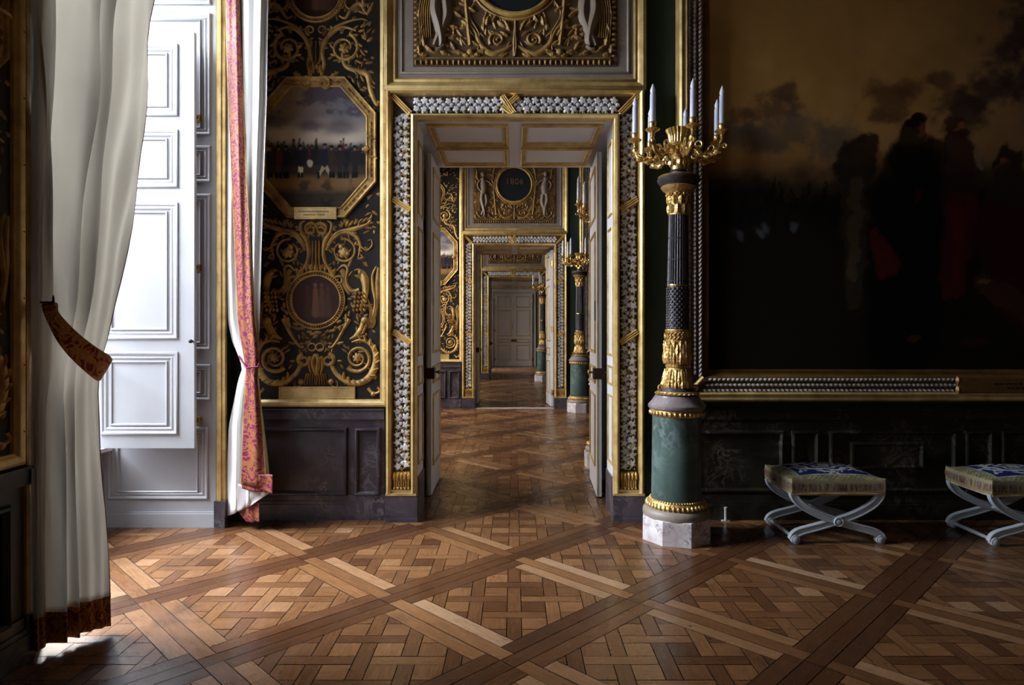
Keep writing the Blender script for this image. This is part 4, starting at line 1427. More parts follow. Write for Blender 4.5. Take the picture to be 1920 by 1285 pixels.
# ------------------------------------------------------------------ the great canvas on the right
def great_painting():
    x0, x1, z0, z1 = 1.535, 6.60, 1.19, 5.15
    t = thing('framed_painting', 'huge dark battle painting in a gilded frame with silvered border, right of the nearest doorway', 'painting', (0, D0 - 0.005, 0))
    nu, nv = 460, 360
    X, Z = np.meshgrid(np.linspace(x0, x1, nu), np.linspace(z0, z1, nv))
    # paint in the pixel frame of the first wall
    U = X / 0.00427 + 964; Vv = 622 - (Z - 1.5) / 0.00427
    wu = (fbm(U * 0.05, Vv * 0.05, 61, 4) - 0.5) * 26; wv = (fbm(U * 0.05 + 7, Vv * 0.05 + 3, 67, 4) - 0.5) * 26
    c = Canvas(U + wu, -Vv + wv, lin((0.62, 0.46, 0.24)))
    n = fbm(U * 0.012, Vv * 0.016, 31, 6); n2 = fbm(U * 0.035 + 5, Vv * 0.04, 47, 5); n3 = fbm(U * .006 + 3, Vv * .008, 77, 4)
    c.lay(smooth(0.4, 0.65, n3), lin((0.68, 0.51, 0.29)), 0.8)
    c.lay(smooth(-150, -420, -Vv) , lin((0.56, 0.38, 0.24)), 0.5)
    c.lay(smooth(1650, 2000, U), lin((0.42, 0.33, 0.24)), 0.75)
    ground = lin((0.050, 0.040, 0.030))
    def cloud(px, py, rx, ry, col, a):
        dx, dy = (U - px) / rx, (Vv - py) / ry
        r = np.sqrt(dx * dx + dy * dy) + (n2 - 0.5) * 1.5 + (n - .5) * 0.8
        c.lay(1 - smooth(0.45, 1.25, r), lin(col), a)
    for a in ((1440, 205, 60, 38), (1470, 175, 22, 20), (1400, 215, 30, 20)):
        cloud(*a, (0.36, 0.25, 0.17), 0.85)
    for a in ((1665, 190, 50, 42), (1710, 165, 40, 25), (1760, 155, 32, 22), (1640, 215, 26, 22), (1780, 190, 50, 30)):
        cloud(*a, (0.38, 0.245, 0.15), 0.85)
    for a in ((1880, 110, 60, 50), (1850, 170, 60, 45), (1930, 150, 60, 60), (1900, 70, 40, 40), (1800, 215, 60, 35), (2000, 100, 120, 90)):
        cloud(*a, (0.24, 0.18, 0.155), 0.9)
    for a in ((1480, 250, 110, 40), (1560, 270, 60, 40), (1400, 260, 60, 30)):
        cloud(*a, (0.38, 0.33, 0.27), 0.7)
    c.lay(smooth(280, 345, Vv + (n - 0.5) * 60), lin((0.20, 0.19, 0.15)), 0.8)
    c.lay(smooth(300, 375, Vv + (n - 0.5) * 70), ground, 0.96)
    c.lay(smooth(520, 640, Vv) * smooth(0.4, 0.7, n), lin((0.095, 0.07, 0.045)), 0.8)
    def E(px, py, rx, ry, col, a=0.9, rot=0.0, soft=0.16):
        col = tuple(min(1, v * 1.9) if max(col) > 0.07 else v * 0.8 for v in col)
        c.ell(px, -py, rx, ry, lin(col), a, soft, rot)
    def Cc(xa, ya, xb, yb, ra, rb, col, a=0.9):
        col = tuple(min(1, v * 1.7) if max(col) > 0.07 else v * 0.8 for v in col)
        c.cap(xa, -ya, xb, -yb, ra, rb, lin(col), a, 0.18)
    rnd = random.Random(12)
    for k in range(26):               # far troops
        x = 1345 + k * 9 + rnd.uniform(-4, 4); y = 380 + rnd.uniform(-20, 40)
        E(x, y, 4, 22, (0.03, 0.03, 0.035), 0.7)
        if k in (4, 9, 10, 16): E(x, y + 40 + k % 3 * 9, 6, 12, (0.15, 0.155, 0.16), 0.7, 0.5, 0.5)
    blk = (0.045, 0.032, 0.030)
    # a generic group of cloaked soldiers and fallen men
    Cc(1612, 285, 1600, 310, 34, 42, blk); Cc(1600, 330, 1598, 560, 26, 20, (0.10, 0.08, 0.055)); Cc(1604, 345, 1592, 520, 12, 10, (0.17, 0.14, 0.09), .7)
    Cc(1708, 245, 1705, 300, 26, 48, blk); Cc(1700, 330, 1690, 640, 60, 70, blk)
    E(1713, 232, 22, 16, (0.06, 0.04, 0.03)); E(1722, 246, 9, 11, (0.22, 0.12, 0.08))
    E(1738, 266, 10, 12, (0.24, 0.14, 0.09)); Cc(1740, 290, 1742, 420, 30, 34, blk)
    E(1781, 236, 17, 18, (0.13, 0.07, 0.045)); E(1790, 246, 9, 11, (0.28, 0.16, 0.10)); Cc(1790, 275, 1798, 380, 30, 36, (0.09, 0.045, 0.035))
    Cc(1800, 390, 1780, 540, 30, 22, (0.15, 0.028, 0.028)); Cc(1795, 400, 1788, 520, 12, 8, (0.20, 0.04, 0.035), .6)
    Cc(1822, 282, 1830, 310, 4, 5, (0.26, 0.22, 0.17))
    E(1885, 300, 30, 24, (0.07, 0.045, 0.03)); E(1878, 312, 11, 12, (0.25, 0.15, 0.10)); Cc(1890, 340, 1880, 420, 34, 46, (0.10, 0.065, 0.045))
    Cc(1870, 440, 1930, 560, 56, 60, (0.12, 0.028, 0.022)); Cc(1835, 530, 1930, 590, 18, 22, (0.14, 0.085, 0.055)); E(1840, 528, 14, 8, (0.20, 0.15, 0.10))
    Cc(1640, 440, 1660, 500, 12, 24, (0.16, 0.04, 0.03)); E(1716, 370, 8, 14, (0.14, .05, .04), .6)
    for k in range(14):               # more of the group beyond the picture edge
        x = 1960 + k * 34; E(x, 300 + rnd.uniform(-30, 40), 14, 17, (0.18, 0.11, 0.08), 0.8); Cc(x, 340, x + 5, 480, 26, 34, (0.08, 0.04, 0.035) if k % 3 else (0.16, 0.04, 0.03))
    E(1706, 640, 10, 6, (0.15, 0.08, 0.06), .7); E(1820, 640, 26, 10, (0.10, 0.05, 0.04), .7)
    cols = c.C * (0.86 + 0.28 * n2[..., None])
    m = MB()
    V = np.stack([X, np.zeros_like(X), Z], -1).reshape(-1, 3)
    F = [(j * nu + i, j * nu + i + 1, (j + 1) * nu + i + 1, (j + 1) * nu + i) for j in range(nv - 1) for i in range(nu - 1)]
    m.add([tuple(p) for p in V.tolist()], F)
    o = m.build('canvas', 'oil_painting', t, smooth=False)
    o.location = (0, -0.03, 0)
    set_colors(o, cols.reshape(-1, 3))
    path = [(x0, z0), (x1, z0), (x1, z1), (x0, z1)]
    m = MB(); m.sweep(path, [(-0.01, 0.02), (-0.008, 0.045), (0.010, 0.050), (0.040, 0.075), (0.050, 0.092), (0.056, 0.092), (0.060, 0.085)], True, 0)
    m.build('inner_moulding', 'bronze_gilding', t)
    m = MB(); m.sweep(path, [(0.060, 0.086), (0.165, 0.086)], True, 0); m.build('band_ground', 'band_ground', t)
    m = MB(); m.sweep(path, [(0.165, 0.086), (0.168, 0.105), (0.182, 0.118), (0.196, 0.108), (0.204, 0.110), (0.222, 0.120), (0.238, 0.105), (0.244, 0.0)], True, 0)
    m.build('outer_moulding', 'gilding', t)
    m = MB(); rnd = random.Random(2)
    def scale(x, z, vert):
        for q in (-1, 0, 1):
            d = q * 0.034; e = 0.018 if q == 0 else 0.0
            if vert: m.leaf(x + d, z + e, 0.046, 0.017, PI / 2 - q * 0.45, 0.014, -0.086, 1); m.dome(x + d * 1.2, z + e + 0.018, 0.006, 0.020, -0.088, 6)
            else: m.leaf(x + e, z + d, 0.046, 0.017, q * 0.45, 0.014, -0.086, 1); m.dome(x + e + 0.018, z + d * 1.2, 0.006, 0.020, -0.088, 6)
    zb = z0 - 0.112
    x = x0 - 0.05
    while x < 3.46:
        scale(x, zb, False); x += 0.036
    x = 4.68
    while x < x1:
        scale(x, zb, False); x += 0.036
    z = z0 - 0.05
    while z < z1 + 0.05:
        scale(x0 - 0.112, z, True); z += 0.036
        if len(m.v) > 160000: break
    m.build('silvered_border', 'aged_silver', t)
    m = MB()
    for (xa, za, xb, zbb) in ((x0 - 0.175, z0 - 0.175, x0 - 0.05, z0 - 0.05),):
        m.ribbon([(xa, za), ((xa + xb) / 2, (za + zbb) / 2), (xb, zbb)], 0.016, 0.016, 0.02, 6, -0.10)
    m.build('corner_strap', 'gilding', t)
    m = MB()
    m.box(3.49, -0.118, z0 - 0.168, 4.65, -0.06, z0 - 0.056)
    for xx in (3.478, 4.662):
        m.leaf(xx, z0 - 0.112, 0.075, 0.014, PI / 2, 0.02, -0.10, 1); m.leaf(xx, z0 - 0.112, 0.075, 0.014, -PI / 2, 0.02, -0.10, 1)
    pl = m.build('title_plaque', 'bronze_gilding', t, smooth=False)
    rnd = random.Random(6)
    for (xa, xb, zz) in ((3.76, 4.38, z0 - 0.100), (3.86, 4.28, z0 - 0.132)):
        x = xa; m = MB()
        while x < xb:
            w = rnd.uniform(0.006, 0.014)
            m.box(x, -0.1192, zz - 0.007, x + w, -0.118, zz + 0.007)
            x += w + rnd.choice((0.004, 0.005, 0.013))
        m.build('lettering', 'black_panel_ground', pl, smooth=False)
    return t
gp = great_painting()
again(gp, (-0.02, D0 - 0.005 + PERIOD, 0), label='framed painting in the second room, only its gold frame edge shows behind the column there')

# ------------------------------------------------------------------ candelabrum on its column
AX = 1.178
def candelabrum():
    t = thing('candelabrum', 'tall column candelabrum on a green marble pedestal, largest, standing right of the nearest doorway', 'candelabrum', (AX, 4.82, 0))
    # octagonal plinth
    m = MB(Matrix.Rotation(math.radians(-12), 4, 'Z'))
    R8 = 0.235 / math.cos(PI / 8)
    vs = []
    for (r, z) in ((R8, 0.0), (R8, 0.165), (R8 * 0.985, 0.172)):
        for i in range(8):
            a = PI / 8 + i * PI / 4
            vs.append((r * math.cos(a), r * math.sin(a), z))
    fs = [tuple(range(7, -1, -1)), tuple(range(16, 24))]
    for q in range(2):
        for i in range(8):
            j = (i + 1) % 8
            fs.append((q * 8 + i, q * 8 + j, q * 8 + 8 + j, q * 8 + 8 + i))
    m.add(vs, fs); m.build('octagonal_plinth', 'pink_breccia', t, smooth=False)
    m = MB(); m.lathe([(0.236, 0.168), (0.240, 0.19), (0.236, 0.215), (0.218, 0.232), (0.205, 0.238)], 56); m.build('base_torus', 'overdoor_marble', t)
    m = MB(); m.lathe([(0.208, 0.236), (0.213, 0.25), (0.206, 0.268), (0.19, 0.28), (0.184, 0.292), (0.178, 0.294)], 96, n=48, cap=False)
    for i in range(40):
        a = 2 * PI * i / 40
        q = MB(Matrix.Translation((0.208 * math.cos(a), 0.208 * math.sin(a), 0.255)) @ Matrix.Rotation(a + PI / 2, 4, 'Z') @ Matrix.Rotation(-0.4, 4, 'X'))
        q.dome(0, 0, 0.012, 0.014, 0, 8, rz=0.02); m.add(q.v, q.f)
    for i in range(60):
        a = 2 * PI * i / 60
        q = MB(Matrix.Translation((0.184 * math.cos(a), 0.184 * math.sin(a), 0.288)) @ Matrix.Rotation(a + PI / 2, 4, 'Z'))
        q.dome(0, 0, 0.008, 0.009, 0, 6); m.add(q.v, q.f)
    m.build('egg_ring', 'carved_gilding', t)
    m = MB(); m.lathe([(0.180, 0.285), (0.178, 0.33), (0.176, 0.6), (0.174, 0.9)], 64); m.build('pedestal_drum', 'green_marble', t)
    m = MB(); m.lathe([(0.176, 0.888), (0.184, 0.895), (0.190, 0.912), (0.184, 0.93), (0.182, 0.936)], 64, cap=False)
    for i in range(34):
        a = 2 * PI * i / 34
        q = MB(Matrix.Translation((0.187 * math.cos(a), 0.187 * math.sin(a), 0.913)) @ Matrix.Rotation(a + PI / 2, 4, 'Z'))
        q.dome(0, 0, 0.014, 0.014, 0, 8, rz=0.017); m.add(q.v, q.f)
    m.build('bead_ring', 'carved_gilding', t)
    m = MB(); m.lathe([(0.18, 0.932), (0.198, 0.94), (0.206, 0.952), (0.206, 0.968), (0.196, 0.978), (0.192, 0.985), (0.176, 1.0), (0.17, 1.015), (0.160, 1.026), (0.156, 1.036), (0.13, 1.04)], 64)
    m.build('pedestal_cornice', 'stone_moulding', t)
    # laurel ring with curled ends
    m = MB()
    for i in range(56):
        a = 2 * PI * i / 56
        q = MB(Matrix.Translation((0.143 * math.cos(a), 0.143 * math.sin(a), 1.052)) @ Matrix.Rotation(a + PI / 2, 4, 'Z'))
        q.leaf(-0.012, -0.006 if i % 2 else 0.004, 0.03, 0.009, 0.5 if i % 2 else -0.4, 0.014, 0, 1); m.add(q.v, q.f)
    m.lathe([(0.13, 1.036), (0.148, 1.044), (0.150, 1.054), (0.142, 1.066), (0.120, 1.07)], 48)
    for s in (-1, 1):
        P = [(s * (0.125 + 0.016 * math.cos(a)), -0.03, 1.092 + 0.02 * math.sin(a)) for a in np.linspace(-1.6, 3.6, 12)]
        m.tube(P, 0.008, 8)
    m.build('laurel_ring', 'carved_gilding', t)
    m = MB(); m.lathe([(0.128, 1.066), (0.118, 1.085), (0.106, 1.10)], 48); m.build('shaft_foot', 'dark_bronze', t)
    def leafring(m, n, r, z, L, W, tilt, off=0.0, lob=3, h=0.012):
        for i in range(n):
            a = 2 * PI * (i + off) / n
            q = MB(Matrix.Translation((r * math.cos(a), r * math.sin(a), z)) @ Matrix.Rotation(a + PI / 2, 4, 'Z') @ Matrix.Rotation(tilt, 4, 'X'))
            q.leaf(0, 0, L, W, PI / 2, h, 0, lob); m.add(q.v, q.f)
    m = MB(); m.lathe([(0.108, 1.09), (0.108, 1.12), (0.100, 1.16), (0.090, 1.21), (0.078, 1.235), (0.083, 1.245), (0.084, 1.256), (0.076, 1.262)], 60, n=20)
    leafring(m, 15, 0.107, 1.095, 0.12, 0.022, -0.16, 0, 4, .009); leafring(m, 15, 0.103, 1.12, 0.11, 0.019, -0.16, 0.5, 4, .009)
    leafring(m, 15, 0.107, 1.085, 0.06, 0.016, -0.10, 0.5, 3, .012)
    m.build('acanthus_cup', 'carved_gilding', t)
    m = MB(); m.lathe([(0.076, 1.258), (0.086, 1.275), (0.093, 1.31), (0.092, 1.37), (0.085, 1.42), (0.087, 1.44), (0.087, 1.50), (0.090, 1.508), (0.086, 1.516)], 60, n=20)
    leafring(m, 14, 0.090, 1.270, 0.14, 0.021, 0.02, 0.0, 5, .009); leafring(m, 14, 0.091, 1.265, 0.09, 0.018, 0.03, 0.5, 3, .011)
    leafring(m, 14, 0.089, 1.35, 0.085, 0.016, 0.03, 0.5, 3, .009)
    for i in range(22):
        a = 2 * PI * i / 22
        q = MB(Matrix.Translation((0.087 * math.cos(a), 0.087 * math.sin(a), 1.47)) @ Matrix.Rotation(a + PI / 2, 4, 'Z'))
        q.ribbon([(-0.012, -0.024), (0.004, -0.008), (-0.006, 0.008), (0.012, 0.024)], 0.005, 0.005, 0.008, 8, 0); m.add(q.v, q.f)
    m.build('acanthus_drum', 'carved_gilding', t)
    # dark shaft: three sheaths
    m = MB(); m.lathe([(0.080, 1.514), (0.079, 1.60), (0.077, 1.70), (0.0755, 1.83)], 72, n=18)
    for r in range(16):
        for i in range(16):
            a = 2 * PI * (i + (r % 2) * 0.5) / 16
            q = MB(Matrix.Translation((0.078 * math.cos(a), 0.078 * math.sin(a), 1.525 + r * 0.019)) @ Matrix.Rotation(a + PI / 2, 4, 'Z'))
            q.dome(0, 0, 0.010, 0.006, 0, 6, rz=0.011); m.add(q.v, q.f)
    m.build('scaled_shaft', 'dark_bronze', t)
    m = MB(); m.lathe([(0.0765, 1.826), (0.079, 1.832), (0.0765, 1.842)], 48); m.build('shaft_ring', 'brass', t)
    m = MB()
    m.lathe([(0.074, 1.84, 0.10), (0.071, 2.0, 0.12), (0.068, 2.18, 0.12), (0.066, 2.346, 0.10)], 144, n=24)
    for i in range(9):
        z = 1.86 + i * 0.052
        m.ribbon  # reeds bound by low bands
        m.lathe([(0.0745 - i * 0.0006, z), (0.0765 - i * 0.0006, z + 0.004), (0.0745 - i * 0.0006, z + 0.008)], 36, cap=False) if i % 3 == 0 else None
    m.build('reeded_shaft', 'dark_bronze', t)
    m = MB(); m.lathe([(0.066, 2.342), (0.072, 2.348), (0.070, 2.36), (0.068, 2.42), (0.071, 2.46), (0.080, 2.49), (0.082, 2.50)], 60, n=20)
    leafring(m, 10, 0.070, 2.352, 0.075, 0.022, 0.02, 0, 3); leafring(m, 10, 0.068, 2.42, 0.075, 0.022, 0.12, 0.5, 3)
    for i in range(10):
        a = 2 * PI * i / 10
        q = MB(Matrix.Translation((0.078 * math.cos(a), 0.078 * math.sin(a), 2.49)) @ Matrix.Rotation(a + PI / 2, 4, 'Z'))
        q.spiral(0, 0, 0.016, 1.2, 0, 1, 0.006, 0.004, 0.014, 0, 0.3); m.add(q.v, q.f)
    m.build('capital', 'carved_gilding', t)
    m = MB(); m.lathe([(0.078, 2.50), (0.095, 2.515), (0.115, 2.53), (0.128, 2.55), (0.118, 2.56)], 72, n=36); m.build('gadrooned_bowl', 'carved_gilding', t)
    m = MB(); m.lathe([(0.118, 2.555), (0.135, 2.572), (0.150, 2.592), (0.154, 2.604), (0.148, 2.616), (0.13, 2.622), (0.08, 2.63), (0.058, 2.636), (0.056, 2.66), (0.062, 2.668), (0.058, 2.676)], 64)
    m.build('dark_dish', 'dark_bronze', t)
    m = MB(); m.lathe([(0.140, 2.618), (0.148, 2.626), (0.138, 2.632)], 64, n=40, cap=False); m.build('dish_rim', 'carved_gilding', t)
    m = MB(); m.lathe([(0.052, 2.672), (0.054, 2.69), (0.050, 2.72), (0.054, 2.76), (0.060, 2.772), (0.052, 2.79), (0.064, 2.82), (0.076, 2.845), (0.070, 2.868)], 60, n=16)
    leafring(m, 9, 0.054, 2.78, 0.075, 0.020, 0.3, 0, 3)
    leafring(m, 9, 0.060, 2.70, 0.055, 0.018, 0.05, 0.5, 2)
    m.build('candelabrum_stem', 'polished_gilding', t)
    m = MB(); m.lathe([(0.068, 2.862), (0.074, 2.872, .05), (0.072, 2.90, .12), (0.078, 2.94, .16), (0.090, 2.962, .14), (0.094, 2.972, .1), (0.086, 2.974), (0.070, 2.95), (0.03, 2.94)], 96, n=20)
    m.build('fluted_cup', 'polished_gilding', t)
    # seven arms
    Rr = 0.315
    for k in range(7):
        a = math.radians(-87 + k * 360 / 7)
        arm = MB(Matrix.Rotation(a, 4, 'Z'))
        P = spline([(0.050, 0, 2.80), (0.095, 0, 2.835), (0.13, 0, 2.805), (0.17, 0, 2.765), (0.225, 0, 2.745), (0.285, 0, 2.775), (0.312, 0, 2.825), (Rr, 0, 2.872)], 36)
        n = len(P)
        arm.tube(P, [0.012 + 0.006 * math.sin(PI * i / (n - 1)) + 0.003 * math.sin(i * 0.9) for i in range(n)], 10)
        def curl(cx, cz, r, a0, dd, w, turns=1.1):
            pp = [(cx + r * (1 - 0.65 * i / 15) * math.cos(a0 + dd * 2 * PI * turns * i / 15), 0, cz + r * (1 - 0.65 * i / 15) * math.sin(a0 + dd * 2 * PI * turns * i / 15)) for i in range(16)]
            arm.tube(pp, [w * (1 - 0.5 * i / 15) for i in range(16)], 8)
        curl(0.145, 2.842, 0.034, -1.2, 1, 0.009); curl(0.245, 2.80, 0.030, -1.0, -1, 0.008); curl(0.115, 2.765, 0.028, 1.4, -1, 0.008); curl(0.335, 2.80, 0.018, 2.6, -1, 0.006)
        for (x, z, ang) in ((0.19, 2.76, 0.6), (0.26, 2.755, 0.2), (0.30, 2.80, 1.0)):
            q = MB(Matrix.Rotation(a, 4, 'Z') @ Matrix.Translation((x, -0.012, z)))
            q.leaf(0, 0, 0.05, 0.014, ang, 0.010, 0, 2); q.leaf(0, 0, 0.05, 0.014, ang + 2.6, 0.010, 0, 2)
            arm_v = q
            sv, sf = q.v, q.f
            arm.T, keep = None, arm.T
            arm.add(sv, sf)
            arm.add([tuple(Matrix.Rotation(a, 4, 'Z') @ Vector(((Matrix.Rotation(-a, 4, 'Z') @ Vector(p)).x, -(Matrix.Rotation(-a, 4, 'Z') @ Vector(p)).y, (Matrix.Rotation(-a, 4, 'Z') @ Vector(p)).z))) for p in sv], sf)
            arm.T = keep
        arm.lathe([(0.012, 2.862), (0.018, 2.868), (0.012, 2.876), (0.020, 2.888), (0.040, 2.898), (0.048, 2.906), (0.040, 2.912), (0.018, 2.912), (0.020, 2.92), (0.026, 2.935), (0.024, 2.952), (0.028, 2.958), (0.022, 2.96)], 28, cx=Rr, n=0)
        arm.lathe([(0.040, 2.900, .15), (0.050, 2.908, .2), (0.042, 2.914, .1)], 42, cx=Rr, n=14, cap=False)
        ao = arm.build('arm', 'polished_gilding', t)
        c = MB(Matrix.Rotation(a, 4, 'Z'))
        c.lathe([(0.0205, 2.955), (0.020, 3.03), (0.0195, 3.150), (0.017, 3.158)], 20, cx=Rr)
        c.build('candle', 'candle_white', ao)
        c = MB(Matrix.Rotation(a, 4, 'Z'))
        c.lathe([(0.012, 3.156), (0.0185, 3.168), (0.0190, 3.182), (0.013, 3.20), (0.006, 3.218), (0.001, 3.228)], 16, cx=Rr)
        c.build('flame_bulb', 'bulb_glass', ao)
    t.rotation_euler = (0, math.radians(0.45), 0)
    t['group'] = 'column candelabra beside the doorways'
    return t
cand = candelabrum()
c2 = again(cand, (1.232, 4.77 + PERIOD, 0), label='column candelabrum in the second room, standing right of the second doorway'); c2.rotation_euler = (0, 0, 0.2)
c3 = again(cand, (1.03, 7.36, 0), label='candelabrum almost hidden behind the right-hand open leaf of the nearest doorway, one candle showing'); c3.rotation_euler = (0, 0, math.radians(15.5))
c4 = again(cand, (0.87, 20.10, 0), label='smallest, farthest column candelabrum, pale pedestal beside the third doorway'); c4.rotation_euler = (0, 0, 0.5)

# ------------------------------------------------------------------ folding-frame stools
def stool():
    t = thing('curule_stool', 'white X-framed stool with blue tapestry seat nearest the candelabrum column', 'stool', (2.285, 4.90, 0))
    hw, hd = 0.325, 0.24
    def curve(s):
        return spline([(-s * 0.315, 0.028), (-s * 0.300, 0.062), (-s * 0.25, 0.088), (-s * 0.13, 0.120), (0, 0.160), (s * 0.13, 0.205), (s * 0.245, 0.268), (s * 0.300, 0.325), (s * 0.312, 0.365)], 40)
    def strap(m, P, y0, y1, w):
        vs = []; n = len(P)
        for i, p in enumerate(P):
            a = P[max(i - 1, 0)]; b = P[min(i + 1, n - 1)]
            dx, dz = b[0] - a[0], b[1] - a[1]; L = math.hypot(dx, dz); nx, nz = -dz / L, dx / L
            ww = w * (1 - 0.12 * math.sin(PI * i / (n - 1)))
            sec = [(-ww, y0 + .004), (-ww + 0.004, y0), (-ww + 0.010, y0), (-ww + 0.013, y0 + 0.004), (ww - 0.013, y0 + 0.004), (ww - 0.010, y0), (ww - 0.004, y0), (ww, y0 + .004), (ww, y1), (-ww, y1)]
            for (q, y) in sec: vs.append((p[0] + nx * q, y, p[1] + nz * q))
        k = 10; fs = []
        for i in range(n - 1):
            for q in range(k):
                j = (q + 1) % k
                fs.append((i * k + q, i * k + j, (i + 1) * k + j, (i + 1) * k + q))
        fs.append(tuple(range(k))); fs.append(tuple((n - 1) * k + q for q in range(k)))
        m.add(vs, fs)
    for yy, front in ((-hd, True), (hd - 0.04, False)):
        for s in (-1, 1):
            m = MB()
            off = 0.006 if s > 0 else 0.0
            strap(m, curve(s), yy + off, yy + 0.040 - (0.006 - off), 0.030)
            T = Matrix.Translation((-s * 0.300, yy - 0.003, 0.0315)) @ Matrix.Rotation(-PI / 2, 4, 'X')
            q = MB(T); q.lathe([(0.030, 0), (0.0315, 0.003), (0.0315, 0.043), (0.030, 0.046)], 22); m.add(q.v, q.f)
            q = MB(T); q.lathe([(0.018, -0.006), (0.022, -0.003), (0.022, 0.0)], 18); m.add(q.v, q.f)
            m.build('leg', 'stool_paint', t)
        T = Matrix.Translation((0, yy - 0.014 if front else yy + 0.054, 0.160)) @ Matrix.Rotation(-PI / 2 if front else PI / 2, 4, 'X')
        q = MB(T); q.lathe([(0.008, 0.0), (0.016, 0.002), (0.017, 0.007), (0.024, 0.006), (0.031, 0.002), (0.034, 0.008), (0.034, 0.016)], 24)
        q.build('rosette', 'stool_paint', t)
    for x in (-0.300, 0.300):
        m = MB(); m.tube([(x, -hd + 0.02, 0.038), (x, -0.08, 0.038), (x, 0.0, 0.038), (x, 0.08, 0.038), (x, hd - 0.02, 0.038)], [0.011, 0.013, 0.016, 0.013, 0.011], 12)
        m.build('stretcher', 'stool_paint', t)
    m = MB(); m.tube([(0, -hd + 0.02, 0.160), (0, hd - 0.02, 0.160)], 0.012, 12); m.build('pivot_rod', 'stool_paint', t)
    m = MB(); m.box(-hw, -hd, 0.345, hw, hd, 0.362); m.build('seat_board', 'stool_paint', t, smooth=False)
    # cushion
    nu, nv = 130, 110
    U, Vv = np.meshgrid(np.linspace(-1, 1, nu), np.linspace(-1, 1, nv))
    r = np.maximum(np.abs(U), np.abs(Vv))
    topm = r <= 0.80
    # unfold: inner part is the top, the rim runs down the sides
    k = np.clip((r - 0.80) / 0.20, 0, 1)
    sc = np.where(r > 0.80, 0.80 / np.maximum(r, 1e-6), 1.0)
    tu, tv = U * sc / 0.80, Vv * sc / 0.80
    flare = 1 + 0.012 * np.sin(k * PI)
    pinch = 1 - 0.05 * (1 - tu ** 2) * (1 - np.abs(0)) * 0
    X = tu * (hw + 0.008) * flare * (1 - 0.035 * (1 - tv ** 4) * (np.abs(tu) > 0.0) * k * 0)
    Y = tv * (hd + 0.008) * flare
    X = X * (1 - 0.03 * (1 - np.abs(tv) ** 3) * np.abs(tu) ** 6)
    Y = Y * (1 - 0.04 * (1 - np.abs(tu) ** 3) * np.abs(tv) ** 6)
    crown = 0.058 * (1 - np.abs(tu) ** 3) * (1 - np.abs(tv) ** 3) + 0.012 * (np.abs(tu * tv) ** 6)
    Z = np.where(k > 0, 0.455 + 0.012 * (np.abs(tu * tv) ** 6) - 0.105 * k, 0.455 + crown)
    n1 = fbm(tu * 9 + 20, tv * 8 + 20, 5, 4); n2 = fbm(np.abs(tu) * 7 + 3, np.abs(tv) * 6 + 4, 15, 3)
    c = Canvas(tu, tv, lin((0.56, 0.52, 0.38)))
    c.lay(smooth(0.50, 0.55, n1) * 1.0, lin((0.36, 0.38, 0.24)), 0.6)
    mx = np.maximum(np.abs(tu), np.abs(tv))
    dots = (np.sin(tu * 60) * np.sin(tv * 50) > 0.45) * 1.0
    c.lay(dots * (mx > 0.80) * (mx < 0.98), lin((0.20, 0.22, 0.22)), 0.7)
    inn = (np.abs(tu) < 0.80) * (np.abs(tv) < 0.80) * 1.0
    c.lay(inn, lin((0.11, 0.13, 0.33)), 1.0)
    edge = inn * (1 - (np.abs(tu) < 0.765) * (np.abs(tv) < 0.755))
    c.lay(edge, lin((0.60, 0.60, 0.55)), 0.8)
    rr = np.sqrt((tu / 0.60) ** 2 + (tv / 0.58) ** 2)
    ang = np.arctan2(tv, tu)
    scroll = (np.abs(np.sin(rr * 9 + 0.8 * np.sin(ang * 6))) > 0.72) * (rr < 1.15) * 1.0
    c.lay(inn * scroll, lin((0.74, 0.74, 0.72)), 0.95)
    c.lay(inn * (smooth(0.55, 0.60, n2)) * (rr > 0.9), lin((0.70, 0.70, 0.70)), 0.9)
    c.lay((rr < 0.22) * 1.0, lin((0.72, 0.70, 0.62)), 0.9)
    side = (k > 0.0) * 1.0
    c.lay(side, lin((0.58, 0.54, 0.42)), 1.0)
    st = fbm(tu * 40 + tv * 34 + 90, k * 0.6 + 10, 9, 3)
    c.lay(side * smooth(0.2, 0.35, k) * smooth(0.86, 0.7, k) * smooth(0.40, 0.55, st), lin((0.34, 0.17, 0.12)), 0.9)
    c.lay(side * smooth(0.2, 0.35, k) * smooth(0.86, 0.7, k) * smooth(0.58, 0.66, st), lin((0.52, 0.42, 0.46)), 0.9)
    c.lay(side * smooth(0.84, 0.92, k), lin((0.50, 0.42, 0.26)), 0.9)
    V = np.stack([X, Y, Z], -1).reshape(-1, 3)
    F = [(j * nu + i, j * nu + i + 1, (j + 1) * nu + i + 1, (j + 1) * nu + i) for j in range(nv - 1) for i in range(nu - 1)]
    m = MB(); m.add([tuple(p) for p in V.tolist()], F)
    o = m.build('tapestry_cushion', 'tapestry', t, smooth='all')
    set_colors(o, c.C.reshape(-1, 3) * 0.85)
    m = MB(); zt = 0.357
    m.tube([(-hw, -hd, zt), (hw, -hd, zt), (hw, hd, zt), (-hw, hd, zt), (-hw, -hd, zt)], 0.007, 8)
    m.build('braid', 'painted_gold', t)
    t['group'] = 'curule stools along the dark dado'
    return t
st = stool()
again(st, (3.655, 4.845, 0), label='white X-framed stool with blue tapestry seat, cut by the right picture edge')

